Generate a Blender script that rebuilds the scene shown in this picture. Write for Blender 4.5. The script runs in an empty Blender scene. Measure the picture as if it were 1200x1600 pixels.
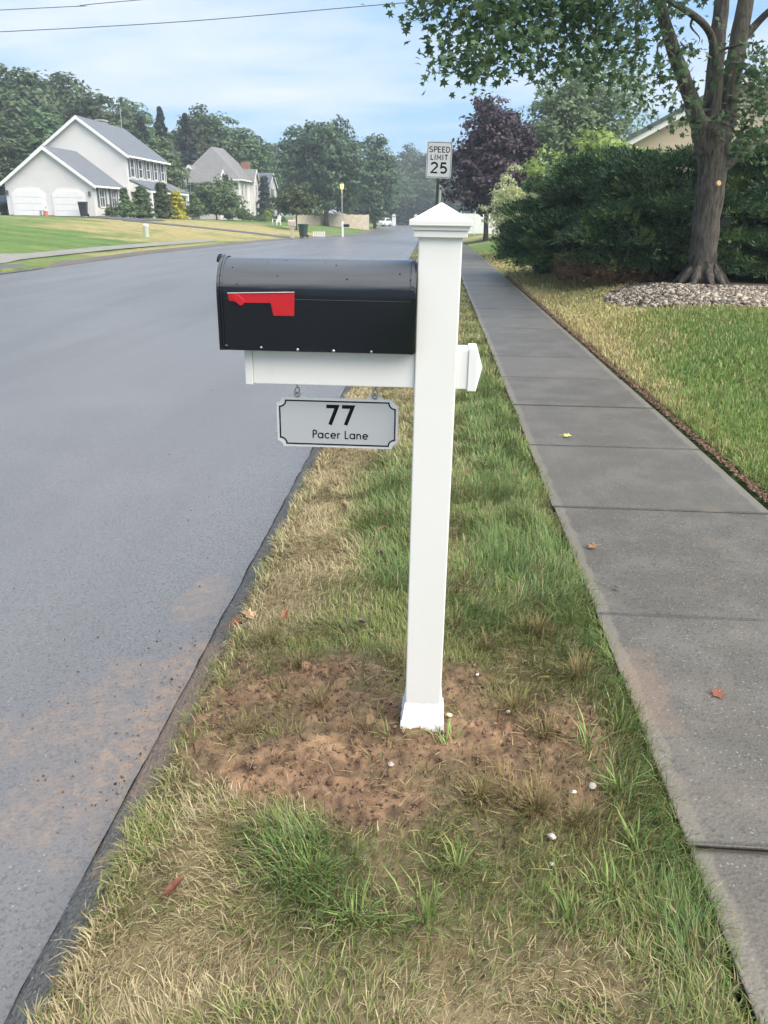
import bpy, math, random
import numpy as np
from mathutils import Matrix, Vector
R = math.radians
rng = np.random.default_rng(7)
random.seed(7)
scene = bpy.context.scene
col = scene.collection

# ------------------------------------------------------------------ camera
cam_d = bpy.data.cameras.new('camera')
cam = bpy.data.objects.new('camera', cam_d); col.objects.link(cam)
cam_d.sensor_fit = 'VERTICAL'; cam_d.sensor_height = 24.0
cam_d.lens = 24.0 * 1209.0 / 1600.0
cam_d.clip_start = 0.05; cam_d.clip_end = 4000
CR = Vector((0.99784817, 0.06399754, 0.01425986))
CU = Vector((-0.03618995, 0.35622728, 0.93369825))
CF = Vector((-0.05467464, 0.93220515, -0.35777681))
cam.matrix_world = Matrix(((CR.x, CU.x, -CF.x, 0.0), (CR.y, CU.y, -CF.y, 0.0), (CR.z, CU.z, -CF.z, 1.37), (0, 0, 0, 1)))
scene.camera = cam

# ------------------------------------------------------------------ node helpers
def N(nt, typ, ins=None, **props):
    n = nt.nodes.new(typ)
    for k, v in props.items(): setattr(n, k, v)
    for k, v in (ins or {}).items():
        s = n.inputs[k]
        if isinstance(v, bpy.types.NodeSocket): nt.links.new(v, s)
        else: s.default_value = v
    return n
def math_n(nt, op, a, b=None, clamp=False):
    n = nt.nodes.new('ShaderNodeMath'); n.operation = op; n.use_clamp = clamp
    for i, v in enumerate((a, b)):
        if v is None: continue
        if isinstance(v, bpy.types.NodeSocket): nt.links.new(v, n.inputs[i])
        else: n.inputs[i].default_value = v
    return n.outputs[0]
def mixc(nt, f, a, b, blend='MIX'):
    n = nt.nodes.new('ShaderNodeMix'); n.data_type = 'RGBA'; n.blend_type = blend
    for s, v in ((n.inputs[0], f), (n.inputs[6], a), (n.inputs[7], b)):
        if isinstance(v, bpy.types.NodeSocket): nt.links.new(v, s)
        elif isinstance(v, (int, float)): s.default_value = v
        else: s.default_value = (*v[:3], 1)
    return n.outputs[2]
def ramp(nt, f, stops):
    n = nt.nodes.new('ShaderNodeValToRGB')
    e = n.color_ramp.elements
    while len(e) < len(stops): e.new(0.5)
    for el, (p, c) in zip(e, stops):
        el.position = p; el.color = (c, c, c, 1) if isinstance(c, (int, float)) else (*c[:3], 1)
    nt.links.new(f, n.inputs[0])
    return n.outputs[0]
def sstep(nt, v, a, b):
    n = nt.nodes.new('ShaderNodeMapRange'); n.interpolation_type = 'SMOOTHSTEP'
    nt.links.new(v, n.inputs[0]); n.inputs[1].default_value = a; n.inputs[2].default_value = b
    return n.outputs[0]
def noise(nt, vec, scale, detail=4, rough=0.55, out=0):
    n = N(nt, 'ShaderNodeTexNoise', {'Scale': scale, 'Detail': detail, 'Roughness': rough})
    if vec is not None: nt.links.new(vec, n.inputs['Vector'])
    return n.outputs[out]

# ------------------------------------------------------------------ world, sun, exposure
SUN_EL, SUN_AZ = R(52), R(118)          # azimuth clockwise from +Y: to the right, slightly behind the camera
world = bpy.data.worlds.new('World'); scene.world = world; world.use_nodes = True
nt = world.node_tree
bg = nt.nodes['Background']
sky = N(nt, 'ShaderNodeTexSky', sky_type='NISHITA', sun_disc=False, sun_elevation=SUN_EL, sun_rotation=SUN_AZ)
sky.air_density = 1.0; sky.dust_density = 1.2; sky.ozone_density = 1.0
tc = N(nt, 'ShaderNodeTexCoord')
sp = N(nt, 'ShaderNodeSeparateXYZ', {0: tc.outputs['Generated']})
zz = math_n(nt, 'ADD', math_n(nt, 'MAXIMUM', sp.outputs[2], 0.0), 0.16)
cx_ = math_n(nt, 'DIVIDE', sp.outputs[0], zz); cy_ = math_n(nt, 'DIVIDE', sp.outputs[1], zz)
cv = N(nt, 'ShaderNodeCombineXYZ', {0: cx_, 1: cy_, 2: 0.0})
mp = N(nt, 'ShaderNodeMapping', {'Vector': cv.outputs[0], 'Scale': (0.55, 1.0, 1.0), 'Rotation': (0, 0, R(24)), 'Location': (0.35, 0.2, 0)})
n1 = noise(nt, mp.outputs[0], 1.15, 7, 0.56)
n2 = noise(nt, mp.outputs[0], 0.45, 3, 0.5)
cl = math_n(nt, 'ADD', math_n(nt, 'MULTIPLY', n1, 0.62), math_n(nt, 'MULTIPLY', n2, 0.45))
cm = ramp(nt, cl, [(0.47, 0.0), (0.545, 0.5), (0.64, 1.0)])
base = mixc(nt, 0.7, sky.outputs[0], (1.3, 2.55, 4.25))          # thin overcast veil
cloudy = mixc(nt, math_n(nt, 'MULTIPLY', cm, 0.85), base, (4.2, 4.35, 4.55))
nt.links.new(cloudy, bg.inputs[0]); bg.inputs[1].default_value = 0.056
sun_d = bpy.data.lights.new('sun', 'SUN'); sun_d.energy = 1.7; sun_d.angle = R(65); sun_d.color = (1.0, 0.91, 0.77)
sun = bpy.data.objects.new('sun', sun_d); col.objects.link(sun)
sdir = Vector((math.sin(SUN_AZ) * math.cos(SUN_EL), math.cos(SUN_AZ) * math.cos(SUN_EL), math.sin(SUN_EL)))
sun.rotation_euler = sdir.to_track_quat('Z', 'Y').to_euler()
scene.view_settings.view_transform = 'Standard'; scene.view_settings.look = 'None'
scene.view_settings.gamma = 1.0; scene.view_settings.exposure = 2.12
try: scene.view_settings.use_curve_mapping = False
except Exception: pass
scene.cycles.use_denoising = True; scene.cycles.use_adaptive_sampling = True; scene.cycles.adaptive_threshold = 0.02
scene.cycles.max_bounces = 5; scene.cycles.transparent_max_bounces = 6
scene.cycles.volume_bounces = 0

# ------------------------------------------------------------------ object helpers
def tag(o, label=None, cat=None, group=None, kind=None):
    for k, v in (('label', label), ('category', cat), ('group', group), ('kind', kind)):
        if v: o[k] = v
    return o
def empty(name, loc=(0, 0, 0), rz=0.0):
    o = bpy.data.objects.new(name, None); col.objects.link(o)
    o.location = loc; o.rotation_euler = (0, 0, rz); o.empty_display_size = 0.1
    return o
def link(name, me, mat=None, parent=None):
    if mat is not None and not me.materials: me.materials.append(mat)
    o = bpy.data.objects.new(name, me); col.objects.link(o)
    if parent is not None: o.parent = parent
    return o
def wloc(p):
    v = Vector((0, 0, 0))
    while p is not None: v += p.location; p = p.parent
    return v
def copy_tree(o, parent=None):
    c = o.copy(); col.objects.link(c); c.parent = parent
    for ch in list(o.children): copy_tree(ch, c)
    return c
class MB:
    """Collects faces; build() makes ONE mesh object. Coordinates are world unless local."""
    def __init__(s): s.v = []; s.f = []
    def add(s, vs, fs):
        b = len(s.v); s.v += [tuple(map(float, p)) for p in vs]; s.f += [tuple(i + b for i in f) for f in fs]; return s
    def box(s, x0, x1, y0, y1, z0, z1):
        return s.add([(x0,y0,z0),(x1,y0,z0),(x1,y1,z0),(x0,y1,z0),(x0,y0,z1),(x1,y0,z1),(x1,y1,z1),(x0,y1,z1)],
                     [(3,2,1,0),(4,5,6,7),(0,1,5,4),(1,2,6,5),(2,3,7,6),(3,0,4,7)])
    def obox(s, o, u, v, n, u0, u1, v0, v1, n0, n1):
        o, u, v, n = map(Vector, (o, u, v, n)); P = []
        for c in (n0, n1):
            for a, b in ((u0, v0), (u1, v0), (u1, v1), (u0, v1)): P.append(o + u * a + v * b + n * c)
        return s.add(P, [(3,2,1,0),(4,5,6,7),(0,1,5,4),(1,2,6,5),(2,3,7,6),(3,0,4,7)])
    def prism(s, poly, d):
        n = len(poly); d = Vector(d); P = [Vector(p) for p in poly]
        return s.add(P + [p + d for p in P], [tuple(range(n))[::-1], tuple(range(n, 2 * n))] + [(i, (i + 1) % n, (i + 1) % n + n, i + n) for i in range(n)])
    def frustum(s, cx, cy, z0, a0, z1, a1, b0=None, b1=None):
        b0 = a0 if b0 is None else b0; b1 = a1 if b1 is None else b1
        return s.add([(cx-a0,cy-b0,z0),(cx+a0,cy-b0,z0),(cx+a0,cy+b0,z0),(cx-a0,cy+b0,z0),(cx-a1,cy-b1,z1),(cx+a1,cy-b1,z1),(cx+a1,cy+b1,z1),(cx-a1,cy+b1,z1)],
                     [(3,2,1,0),(4,5,6,7),(0,1,5,4),(1,2,6,5),(2,3,7,6),(3,0,4,7)])
    def tube(s, pts, rad, n=8, caps=True, wob=0.0):
        pts = [Vector(p) for p in pts]; m = len(pts)
        rad = [rad] * m if isinstance(rad, (int, float)) else rad
        b = len(s.v); ref = Vector((0.13, 0.97, 0.2))
        for i, p in enumerate(pts):
            t = (pts[min(i + 1, m - 1)] - pts[max(i - 1, 0)]).normalized()
            a = t.cross(ref)
            if a.length < 0.05: a = t.cross(Vector((1, 0, 0)))
            a.normalize(); c = t.cross(a)
            for k in range(n):
                w = 2 * math.pi * k / n
                r = rad[i] * (1 + wob * math.sin(w * 3 + i * 1.3) + wob * 0.6 * math.sin(w * 5 - i * 0.7))
                q = p + (a * math.cos(w) + c * math.sin(w)) * r
                s.v.append((q.x, q.y, q.z))
        for i in range(m - 1):
            for k in range(n):
                s.f.append((b + i*n + k, b + i*n + (k+1) % n, b + (i+1)*n + (k+1) % n, b + (i+1)*n + k))
        if caps:
            s.f.append(tuple(b + k for k in range(n))[::-1]); s.f.append(tuple(b + (m-1)*n + k for k in range(n)))
        return s
    def lathe(s, c, prof, n=16):
        b = len(s.v); m = len(prof)
        for r, z in prof:
            for k in range(n):
                w = 2 * math.pi * k / n; s.v.append((c[0] + r * math.cos(w), c[1] + r * math.sin(w), c[2] + z))
        for i in range(m - 1):
            for k in range(n): s.f.append((b+i*n+k, b+i*n+(k+1) % n, b+(i+1)*n+(k+1) % n, b+(i+1)*n+k))
        s.f.append(tuple(b + k for k in range(n))[::-1]); s.f.append(tuple(b + (m-1)*n + k for k in range(n)))
        return s
    def ribbon(s, pts2, w, o, u, v, n, depth=0.0006, closed=False):
        """a stroke of width w along 2-D points, laid on the plane o,u,v and raised by depth along n"""
        o, u, v, n = map(Vector, (o, u, v, n)); P = [Vector(p) for p in pts2]; m = len(P); L = []; Rr = []
        for i in range(m):
            a = P[i] - P[i-1] if (i > 0 or closed) else P[1] - P[0]
            c = P[(i+1) % m] - P[i] if (i < m-1 or closed) else P[-1] - P[-2]
            a = a.normalized(); c = c.normalized(); t = (a + c)
            t = t.normalized() if t.length > 1e-4 else c
            nn = Vector((-t.y, t.x)); k = min(1.8, 1 / max(0.3, nn.dot(Vector((-c.y, c.x)))))
            L.append(P[i] + nn * w / 2 * k); Rr.append(P[i] - nn * w / 2 * k)
        b = len(s.v)
        for d in (0, depth):
            for q in L + Rr:
                z = o + u * q.x + v * q.y + n * d; s.v.append((z.x, z.y, z.z))
        T = 2 * m
        for i in range(m if closed else m - 1):
            j = (i + 1) % m
            s.f += [(b+T+i, b+T+m+i, b+T+m+j, b+T+j), (b+i, b+j, b+T+j, b+T+i), (b+m+j, b+m+i, b+T+m+i, b+T+m+j)]
        if not closed:
            s.f += [(b, b+T, b+T+m, b+m), (b+m-1, b+2*m-1, b+T+2*m-1, b+T+m-1)]
        return s
    def build(s, name, mat, parent=None, smooth=False, bevel=0.0, local=False, seg=2):
        off = Vector((0, 0, 0)) if local or parent is None else wloc(parent)
        me = bpy.data.meshes.new(name)
        me.from_pydata([(p[0]-off.x, p[1]-off.y, p[2]-off.z) for p in s.v], [], s.f)
        me.update()
        if smooth: me.polygons.foreach_set('use_smooth', [True] * len(me.polygons)); me.set_sharp_from_angle(angle=R(48))
        o = link(name, me, mat, parent)
        if bevel:
            m = o.modifiers.new('bevel', 'BEVEL'); m.width = bevel; m.segments = seg; m.limit_method = 'ANGLE'; m.angle_limit = R(35)
        return o
def np_mesh(name, V, k, color=None):
    """mesh of separate k-gons from an (n*k,3) array"""
    V = np.ascontiguousarray(V, dtype=np.float32); n = len(V); nf = n // k
    me = bpy.data.meshes.new(name)
    me.vertices.add(n); me.vertices.foreach_set('co', V.ravel())
    me.loops.add(n); me.loops.foreach_set('vertex_index', np.arange(n, dtype=np.int32))
    me.polygons.add(nf); me.polygons.foreach_set('loop_start', np.arange(0, n, k, dtype=np.int32))
    if color is not None:
        a = me.attributes.new('Col', 'FLOAT_COLOR', 'POINT'); c = np.ones((n, 4), np.float32); c[:, :3] = color
        a.data.foreach_set('color', c.ravel())
    me.update(calc_edges=True)
    return me
def np_mesh_faces(name, V, F, color=None):
    """V (n,3), F list of index arrays of equal width"""
    me = bpy.data.meshes.new(name); V = np.ascontiguousarray(V, np.float32)
    me.vertices.add(len(V)); me.vertices.foreach_set('co', V.ravel())
    idx = np.concatenate([f.ravel() for f in F]).astype(np.int32)
    cnt = np.concatenate([np.full(len(f), f.shape[1]) for f in F]); st = np.concatenate([[0], np.cumsum(cnt)[:-1]]).astype(np.int32)
    me.loops.add(len(idx)); me.loops.foreach_set('vertex_index', idx)
    me.polygons.add(len(cnt)); me.polygons.foreach_set('loop_start', st)
    if color is not None:
        a = me.attributes.new('Col', 'FLOAT_COLOR', 'POINT'); c = np.ones((len(V), 4), np.float32); c[:, :3] = color
        a.data.foreach_set('color', c.ravel())
    me.update(calc_edges=True)
    return me
def grid_faces(nr, nc):
    i = np.arange(nr - 1)[:, None] * nc + np.arange(nc - 1)[None, :]
    i = i.ravel(); return np.stack([i, i + 1, i + nc + 1, i + nc], 1)

# value noise in numpy
_tab = rng.random((256, 256))
def vnoise(x, y, s=1.0, seed=0):
    x = np.asarray(x) * s + seed * 17.3; y = np.asarray(y) * s + seed * 5.7
    xi = np.floor(x).astype(int); yi = np.floor(y).astype(int); fx = x - xi; fy = y - yi
    fx = fx * fx * (3 - 2 * fx); fy = fy * fy * (3 - 2 * fy)
    g = lambda a, b: _tab[a % 256, b % 256]
    return (g(xi, yi) * (1-fx) + g(xi+1, yi) * fx) * (1-fy) + (g(xi, yi+1) * (1-fx) + g(xi+1, yi+1) * fx) * fy
def fbm(x, y, s, o=4, seed=0):
    r = 0; a = 0.5; t = 0
    for k in range(o): r = r + a * vnoise(x, y, s * 2 ** k, seed + k); t += a; a *= 0.5
    return r / t
def sm(a, b, x):
    t = np.clip((np.asarray(x, float) - a) / (b - a), 0, 1); return t * t * (3 - 2 * t)

# ------------------------------------------------------------------ materials
def new_mat(name):
    m = bpy.data.materials.new(name); m.use_nodes = True
    return m, m.node_tree, m.node_tree.nodes['Principled BSDF']
def pos(nt): return N(nt, 'ShaderNodeNewGeometry').outputs['Position']
def ocoord(nt): return N(nt, 'ShaderNodeTexCoord').outputs['Object']
def bump(nt, bsdf, h, strength, dist):
    b = N(nt, 'ShaderNodeBump', {'Strength': strength, 'Distance': dist, 'Height': h}); nt.links.new(b.outputs[0], bsdf.inputs['Normal']); return b
def simple(name, c, rough=0.6, var=0.12, scale=8.0, metal=0.0, spec=0.5, bmp=0.0, bscale=60.0, bdist=0.002):
    m, nt, b = new_mat(name); p = pos(nt)
    f = noise(nt, p, scale, 5, 0.6)
    c2 = tuple(max(0, x * (1 - var)) for x in c); c3 = tuple(min(1, x * (1 + var)) for x in c)
    nt.links.new(ramp(nt, f, [(0.3, c2), (0.7, c3)]), b.inputs['Base Color'])
    b.inputs['Roughness'].default_value = rough; b.inputs['Metallic'].default_value = metal
    b.inputs['Specular IOR Level'].default_value = spec
    if bmp: bump(nt, b, noise(nt, p, bscale, 3), bmp, bdist)
    return m
def leaf_mat(name, c1, c2, rough=0.55, trans=0.25, hue=0.0, vmin=0.7, vmax=1.25, patch=0.0, c3=None):
    m, nt, b = new_mat(name)
    g = N(nt, 'ShaderNodeNewGeometry'); oi = N(nt, 'ShaderNodeObjectInfo')
    c = mixc(nt, g.outputs['Random Per Island'], c1, c2)
    if c3 is not None:
        f = sstep(nt, noise(nt, g.outputs['Position'], patch, 3), 0.5, 0.68); c = mixc(nt, f, c, c3)
    hv = N(nt, 'ShaderNodeHueSaturation', {'Color': c})
    nt.links.new(math_n(nt, 'ADD', math_n(nt, 'MULTIPLY', oi.outputs['Random'], vmax - vmin), vmin), hv.inputs['Value'])
    if hue: nt.links.new(math_n(nt, 'ADD', math_n(nt, 'MULTIPLY', oi.outputs['Random'], hue), 0.5 - hue / 2), hv.inputs['Hue'])
    nt.links.new(hv.outputs[0], b.inputs['Base Color'])
    b.inputs['Roughness'].default_value = rough; b.inputs['Specular IOR Level'].default_value = 0.35
    if trans:
        t = N(nt, 'ShaderNodeBsdfTranslucent', {'Color': hv.outputs[0]})
        mx = N(nt, 'ShaderNodeMixShader', {0: trans, 1: b.outputs[0], 2: t.outputs[0]})
        nt.links.new(mx.outputs[0], nt.nodes['Material Output'].inputs[0])
    return m
def ell(nt, p, cx, cy, rx, ry, warp=None, inner=0.55):
    """soft elliptical patch in ground coordinates"""
    mpn = N(nt, 'ShaderNodeMapping', {'Vector': p, 'Location': (-cx / rx, -cy / ry, 0), 'Scale': (1 / rx, 1 / ry, 0)})
    l = N(nt, 'ShaderNodeVectorMath', {0: mpn.outputs[0]}, operation='LENGTH').outputs['Value']
    if warp is not None: l = math_n(nt, 'ADD', l, warp)
    return math_n(nt, 'SUBTRACT', 1.0, sstep(nt, l, inner, 1.15))

M = {}
M['vinyl'] = simple('white_vinyl', (0.75, 0.745, 0.74), 0.38, 0.02, 3, spec=0.4)
m = M['vinyl']; nt = m.node_tree; b = nt.nodes['Principled BSDF']; p = pos(nt); old = b.inputs['Base Color'].links[0].from_socket
zf = N(nt, 'ShaderNodeSeparateXYZ', {0: p}).outputs[2]
spl = math_n(nt, 'MULTIPLY', math_n(nt, 'SUBTRACT', 1.0, sstep(nt, math_n(nt, 'ADD', zf, math_n(nt, 'MULTIPLY', noise(nt, p, 30, 5, .7), -0.14)), -0.09, 0.10)), sstep(nt, noise(nt, p, 90, 4, .7), 0.38, 0.62))
c = mixc(nt, math_n(nt, 'MULTIPLY', spl, 0.10), old, (0.36, 0.25, 0.17))
mv = N(nt, 'ShaderNodeMapping', {'Vector': p, 'Scale': (30, 30, 1.6)})
c = mixc(nt, math_n(nt, 'MULTIPLY', sstep(nt, noise(nt, mv.outputs[0], 1.0, 5), 0.56, 0.75), 0.10), c, (0.50, 0.49, 0.46))
nt.links.new(c, b.inputs['Base Color'])
# black enamel with rain specks; streaked sky reflection painted grey on upward faces
m, nt, b = new_mat('black_enamel'); p = pos(nt)
vo = N(nt, 'ShaderNodeTexVoronoi', {'Vector': p, 'Scale': 75.0}); 
dots = math_n(nt, 'LESS_THAN', vo.outputs['Distance'], 0.16)
keep = math_n(nt, 'GREATER_THAN', N(nt, 'ShaderNodeSeparateColor', {0: vo.outputs['Color']}).outputs[0], 0.82)
dk = math_n(nt, 'MULTIPLY', dots, keep)
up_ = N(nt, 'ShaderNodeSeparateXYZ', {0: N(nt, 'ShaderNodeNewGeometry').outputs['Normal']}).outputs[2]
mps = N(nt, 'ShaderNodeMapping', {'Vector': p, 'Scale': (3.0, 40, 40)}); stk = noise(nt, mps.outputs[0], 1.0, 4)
sky_sheen = math_n(nt, 'MULTIPLY', sstep(nt, math_n(nt, 'ADD', up_, math_n(nt, 'MULTIPLY', math_n(nt, 'SUBTRACT', stk, 0.5), 0.25)), 0.18, 0.36), math_n(nt, 'ADD', 0.30, math_n(nt, 'MULTIPLY', stk, 0.35)))
sky_sheen = math_n(nt, 'MULTIPLY', sky_sheen, math_n(nt, 'SUBTRACT', 1.0, dk))
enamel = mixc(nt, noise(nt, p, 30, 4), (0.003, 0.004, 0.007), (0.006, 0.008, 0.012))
nt.links.new(mixc(nt, sky_sheen, enamel, (0.19, 0.20, 0.22)), b.inputs['Base Color'])
b.inputs['Specular IOR Level'].default_value = 0.32; b.inputs['Coat Weight'].default_value = 0.2; b.inputs['Coat Roughness'].default_value = 0.14
bump(nt, b, math_n(nt, 'ADD', dk, math_n(nt, 'MULTIPLY', noise(nt, p, 14, 2), 0.25)), 0.55, 0.0012)
nt.links.new(math_n(nt, 'ADD', math_n(nt, 'MULTIPLY', noise(nt, p, 22, 4), 0.14), 0.08), b.inputs['Roughness'])
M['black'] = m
M['red'] = simple('red_plastic', (0.47, 0.008, 0.016), 0.4, 0.06, 40)
M['steel'] = simple('steel', (0.45, 0.45, 0.46), 0.35, 0.1, 50, metal=1.0)
M['chrome_dark'] = simple('rivet_metal', (0.35, 0.36, 0.38), 0.3, 0.1, 50, metal=1.0)
M['silver'] = simple('silver_composite', (0.47, 0.485, 0.52), 0.42, 0.03, 6, metal=0.15)
M['silver_edge'] = simple('silver_edge', (0.60, 0.61, 0.63), 0.5, 0.03, 6)
M['ink'] = simple('black_ink', (0.004, 0.004, 0.007), 0.6, 0.1, 20, spec=0.15)
M['sign_white'] = simple('sign_sheeting', (0.72, 0.73, 0.75), 0.45, 0.03, 4)
M['green_steel'] = simple('green_steel_post', (0.035, 0.055, 0.045), 0.6, 0.2, 10)
M['galv'] = simple('galvanised_pole', (0.42, 0.42, 0.41), 0.5, 0.1, 6, metal=0.4)
M['rubber'] = simple('tyre_rubber', (0.015, 0.015, 0.016), 0.8, 0.2, 10)
M['glass'] = simple('dark_window_glass', (0.045, 0.055, 0.07), 0.08, 0.2, 3)
M['curtain_glass'] = simple('pale_window_glass', (0.10, 0.115, 0.14), 0.1, 0.25, 1.5)
M['trim'] = simple('white_trim', (0.80, 0.80, 0.80), 0.5, 0.03, 3)
M['shutter'] = simple('grey_shutter', (0.10, 0.115, 0.14), 0.55, 0.1, 4)
M['cart'] = simple('black_cart_plastic', (0.022, 0.026, 0.03), 0.5, 0.2, 5)
M['cart_green'] = simple('green_cart_plastic', (0.018, 0.045, 0.035), 0.5, 0.2, 5)
M['cone'] = simple('cone_orange', (0.80, 0.10, 0.04), 0.5, 0.05, 5)
M['pedestal'] = simple('pale_green_box', (0.42, 0.48, 0.38), 0.5, 0.08, 6)
M['chair_white'] = simple('white_plastic', (0.78, 0.78, 0.76), 0.45, 0.03, 5)
M['tan'] = simple('tan_paint', (0.50, 0.42, 0.36), 0.6, 0.1, 6)
M['car_black'] = simple('car_paint_black', (0.01, 0.011, 0.013), 0.2, 0.1, 3)
M['car_white'] = simple('car_paint_white', (0.72, 0.73, 0.74), 0.2, 0.03, 3)
M['brick'] = simple('chimney_brick', (0.30, 0.15, 0.11), 0.85, 0.25, 9)
M['concrete_gray'] = simple('foundation', (0.36, 0.36, 0.36), 0.85, 0.1, 5)
M['wood_fence'] = simple('cedar_board', (0.44, 0.38, 0.30), 0.8, 0.2, 2.0)
M['pole_wood'] = simple('pole_wood', (0.20, 0.17, 0.14), 0.85, 0.2, 4)
M['wire'] = simple('wire', (0.05, 0.05, 0.055), 0.6, 0.1, 3)
def siding(name, c, pitch=0.11):
    m, nt, b = new_mat(name); p = pos(nt)
    z = N(nt, 'ShaderNodeSeparateXYZ', {0: p}).outputs[2]
    saw = math_n(nt, 'FRACT', math_n(nt, 'DIVIDE', z, pitch))
    f = noise(nt, p, 0.9, 5)
    nt.links.new(ramp(nt, f, [(0.3, tuple(x * 0.93 for x in c)), (0.7, c)]), b.inputs['Base Color'])
    b.inputs['Roughness'].default_value = 0.6
    bump(nt, b, math_n(nt, 'MULTIPLY', saw, -1.0), 0.5, 0.012)
    return m
M['siding_white'] = siding('white_clapboard', (0.70, 0.69, 0.685))
M['siding_grey'] = siding('grey_clapboard', (0.60, 0.585, 0.58))
M['siding_beige'] = siding('beige_clapboard', (0.62, 0.49, 0.37), 0.15)
def shingle(name, c):
    m, nt, b = new_mat(name); p = pos(nt)
    br = N(nt, 'ShaderNodeTexBrick', {'Vector': p, 'Scale': 3.2, 'Color1': (*[x * 0.8 for x in c], 1), 'Color2': (*[x * 1.2 for x in c], 1), 'Mortar': (*[x * 0.6 for x in c], 1), 'Mortar Size': 0.01, 'Row Height': 0.45})
    f = noise(nt, p, 1.2, 5)
    nt.links.new(mixc(nt, math_n(nt, 'MULTIPLY', f, 0.5), br.outputs[0], tuple(x * 1.25 for x in c)), b.inputs['Base Color'])
    b.inputs['Roughness'].default_value = 0.85
    return m
M['roof_blue'] = shingle('blue_grey_shingle', (0.125, 0.14, 0.165))
M['roof_grey'] = shingle('grey_shingle', (0.165, 0.165, 0.17))
M['roof_dark'] = shingle('dark_grey_shingle', (0.10, 0.115, 0.11))
# bark
def bark(name, c, sc=6.0, zs=0.18):
    m, nt, b = new_mat(name); p = pos(nt)
    mpn = N(nt, 'ShaderNodeMapping', {'Vector': p, 'Scale': (1, 1, zs)})
    f = noise(nt, mpn.outputs[0], sc * 4, 6, 0.65); g = noise(nt, p, 2.2, 4)
    c1 = mixc(nt, sstep(nt, f, 0.34, 0.66), tuple(x * 0.35 for x in c), tuple(x * 1.5 for x in c))
    moss = mixc(nt, math_n(nt, 'MULTIPLY', sstep(nt, g, 0.52, 0.7), 0.5), c1, (c[0] * 1.1, c[1] * 1.2, c[2] * 0.95))
    nt.links.new(moss, b.inputs['Base Color']); b.inputs['Roughness'].default_value = 0.9
    bump(nt, b, f, 1.0, 0.03)
    return m
M['bark'] = bark('maple_bark', (0.074, 0.065, 0.055))
M['bark_dark'] = bark('dark_bark', (0.075, 0.065, 0.058))
M['bark_pale'] = bark('pale_bark', (0.28, 0.26, 0.23))
M['cut_wood'] = simple('fresh_cut_wood', (0.62, 0.40, 0.20), 0.8, 0.15, 30)
# foliage
M['lf_maple'] = leaf_mat('maple_leaf', (0.035, 0.075, 0.030), (0.075, 0.13, 0.055), trans=0.3)
M['lf_wood'] = leaf_mat('woodland_leaf', (0.062, 0.105, 0.045), (0.125, 0.185, 0.08), hue=0.05, vmin=0.62, vmax=1.2)
M['lf_pale'] = leaf_mat('pale_leaf', (0.11, 0.165, 0.085), (0.19, 0.25, 0.13), trans=0.35)
M['lf_dense'] = leaf_mat('dense_maple_leaf', (0.036, 0.085, 0.038), (0.09, 0.15, 0.068), vmin=0.9, vmax=1.1)
M['lf_conifer'] = leaf_mat('conifer_needle', (0.022, 0.045, 0.036), (0.05, 0.08, 0.06), trans=0.1, vmin=0.8, vmax=1.15)
M['lf_purple'] = leaf_mat('purple_leaf', (0.034, 0.021, 0.034), (0.088, 0.060, 0.080), trans=0.2, vmin=0.9, vmax=1.1)
M['lf_lime'] = leaf_mat('lime_leaf', (0.20, 0.29, 0.07), (0.32, 0.40, 0.14), trans=0.35)
M['lf_willow'] = leaf_mat('variegated_leaf', (0.30, 0.36, 0.14), (0.55, 0.56, 0.36), trans=0.35)
M['lf_shrub'] = leaf_mat('shrub_leaf', (0.055, 0.10, 0.04), (0.135, 0.19, 0.08), hue=0.03)
M['lf_yellow'] = leaf_mat('golden_leaf', (0.40, 0.40, 0.03), (0.60, 0.55, 0.06))
M['lf_juniper'] = leaf_mat('juniper_spray', (0.012, 0.042, 0.020), (0.046, 0.105, 0.040), trans=0.15, vmin=0.95, vmax=1.05, patch=1.6, c3=(0.12, 0.19, 0.055))
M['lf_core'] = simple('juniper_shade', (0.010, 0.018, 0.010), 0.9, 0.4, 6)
M['lf_brown'] = leaf_mat('dead_juniper', (0.10, 0.055, 0.03), (0.20, 0.13, 0.08), trans=0.1)
# vertex-coloured blades / soil
def attr_mat(name, rough=0.6, trans=0.25, bscale=0, var=0.0):
    m, nt, b = new_mat(name)
    a = N(nt, 'ShaderNodeAttribute', attribute_name='Col').outputs['Color']
    if var:
        p = pos(nt); f = noise(nt, p, 220, 4, 0.7); g = noise(nt, p, 45, 4, 0.6)
        a = mixc(nt, 1.0, a, ramp(nt, math_n(nt, 'ADD', math_n(nt, 'MULTIPLY', f, .6), math_n(nt, 'MULTIPLY', g, .4)), [(0.3, 1 - var), (0.7, 1 + var)]), 'MULTIPLY')
        bump(nt, b, f, 0.8, 0.006)
    nt.links.new(a, b.inputs['Base Color']); b.inputs['Roughness'].default_value = rough; b.inputs['Specular IOR Level'].default_value = 0.3
    if trans:
        t = N(nt, 'ShaderNodeBsdfTranslucent', {'Color': a})
        mx = N(nt, 'ShaderNodeMixShader', {0: trans, 1: b.outputs[0], 2: t.outputs[0]})
        nt.links.new(mx.outputs[0], nt.nodes['Material Output'].inputs[0])
    return m
M['blade'] = attr_mat('grass_blade')
M['soil'] = attr_mat('verge_soil', 0.95, 0.0, var=0.35)
M['chip'] = attr_mat('stone_chip', 0.8, 0.0)
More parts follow.
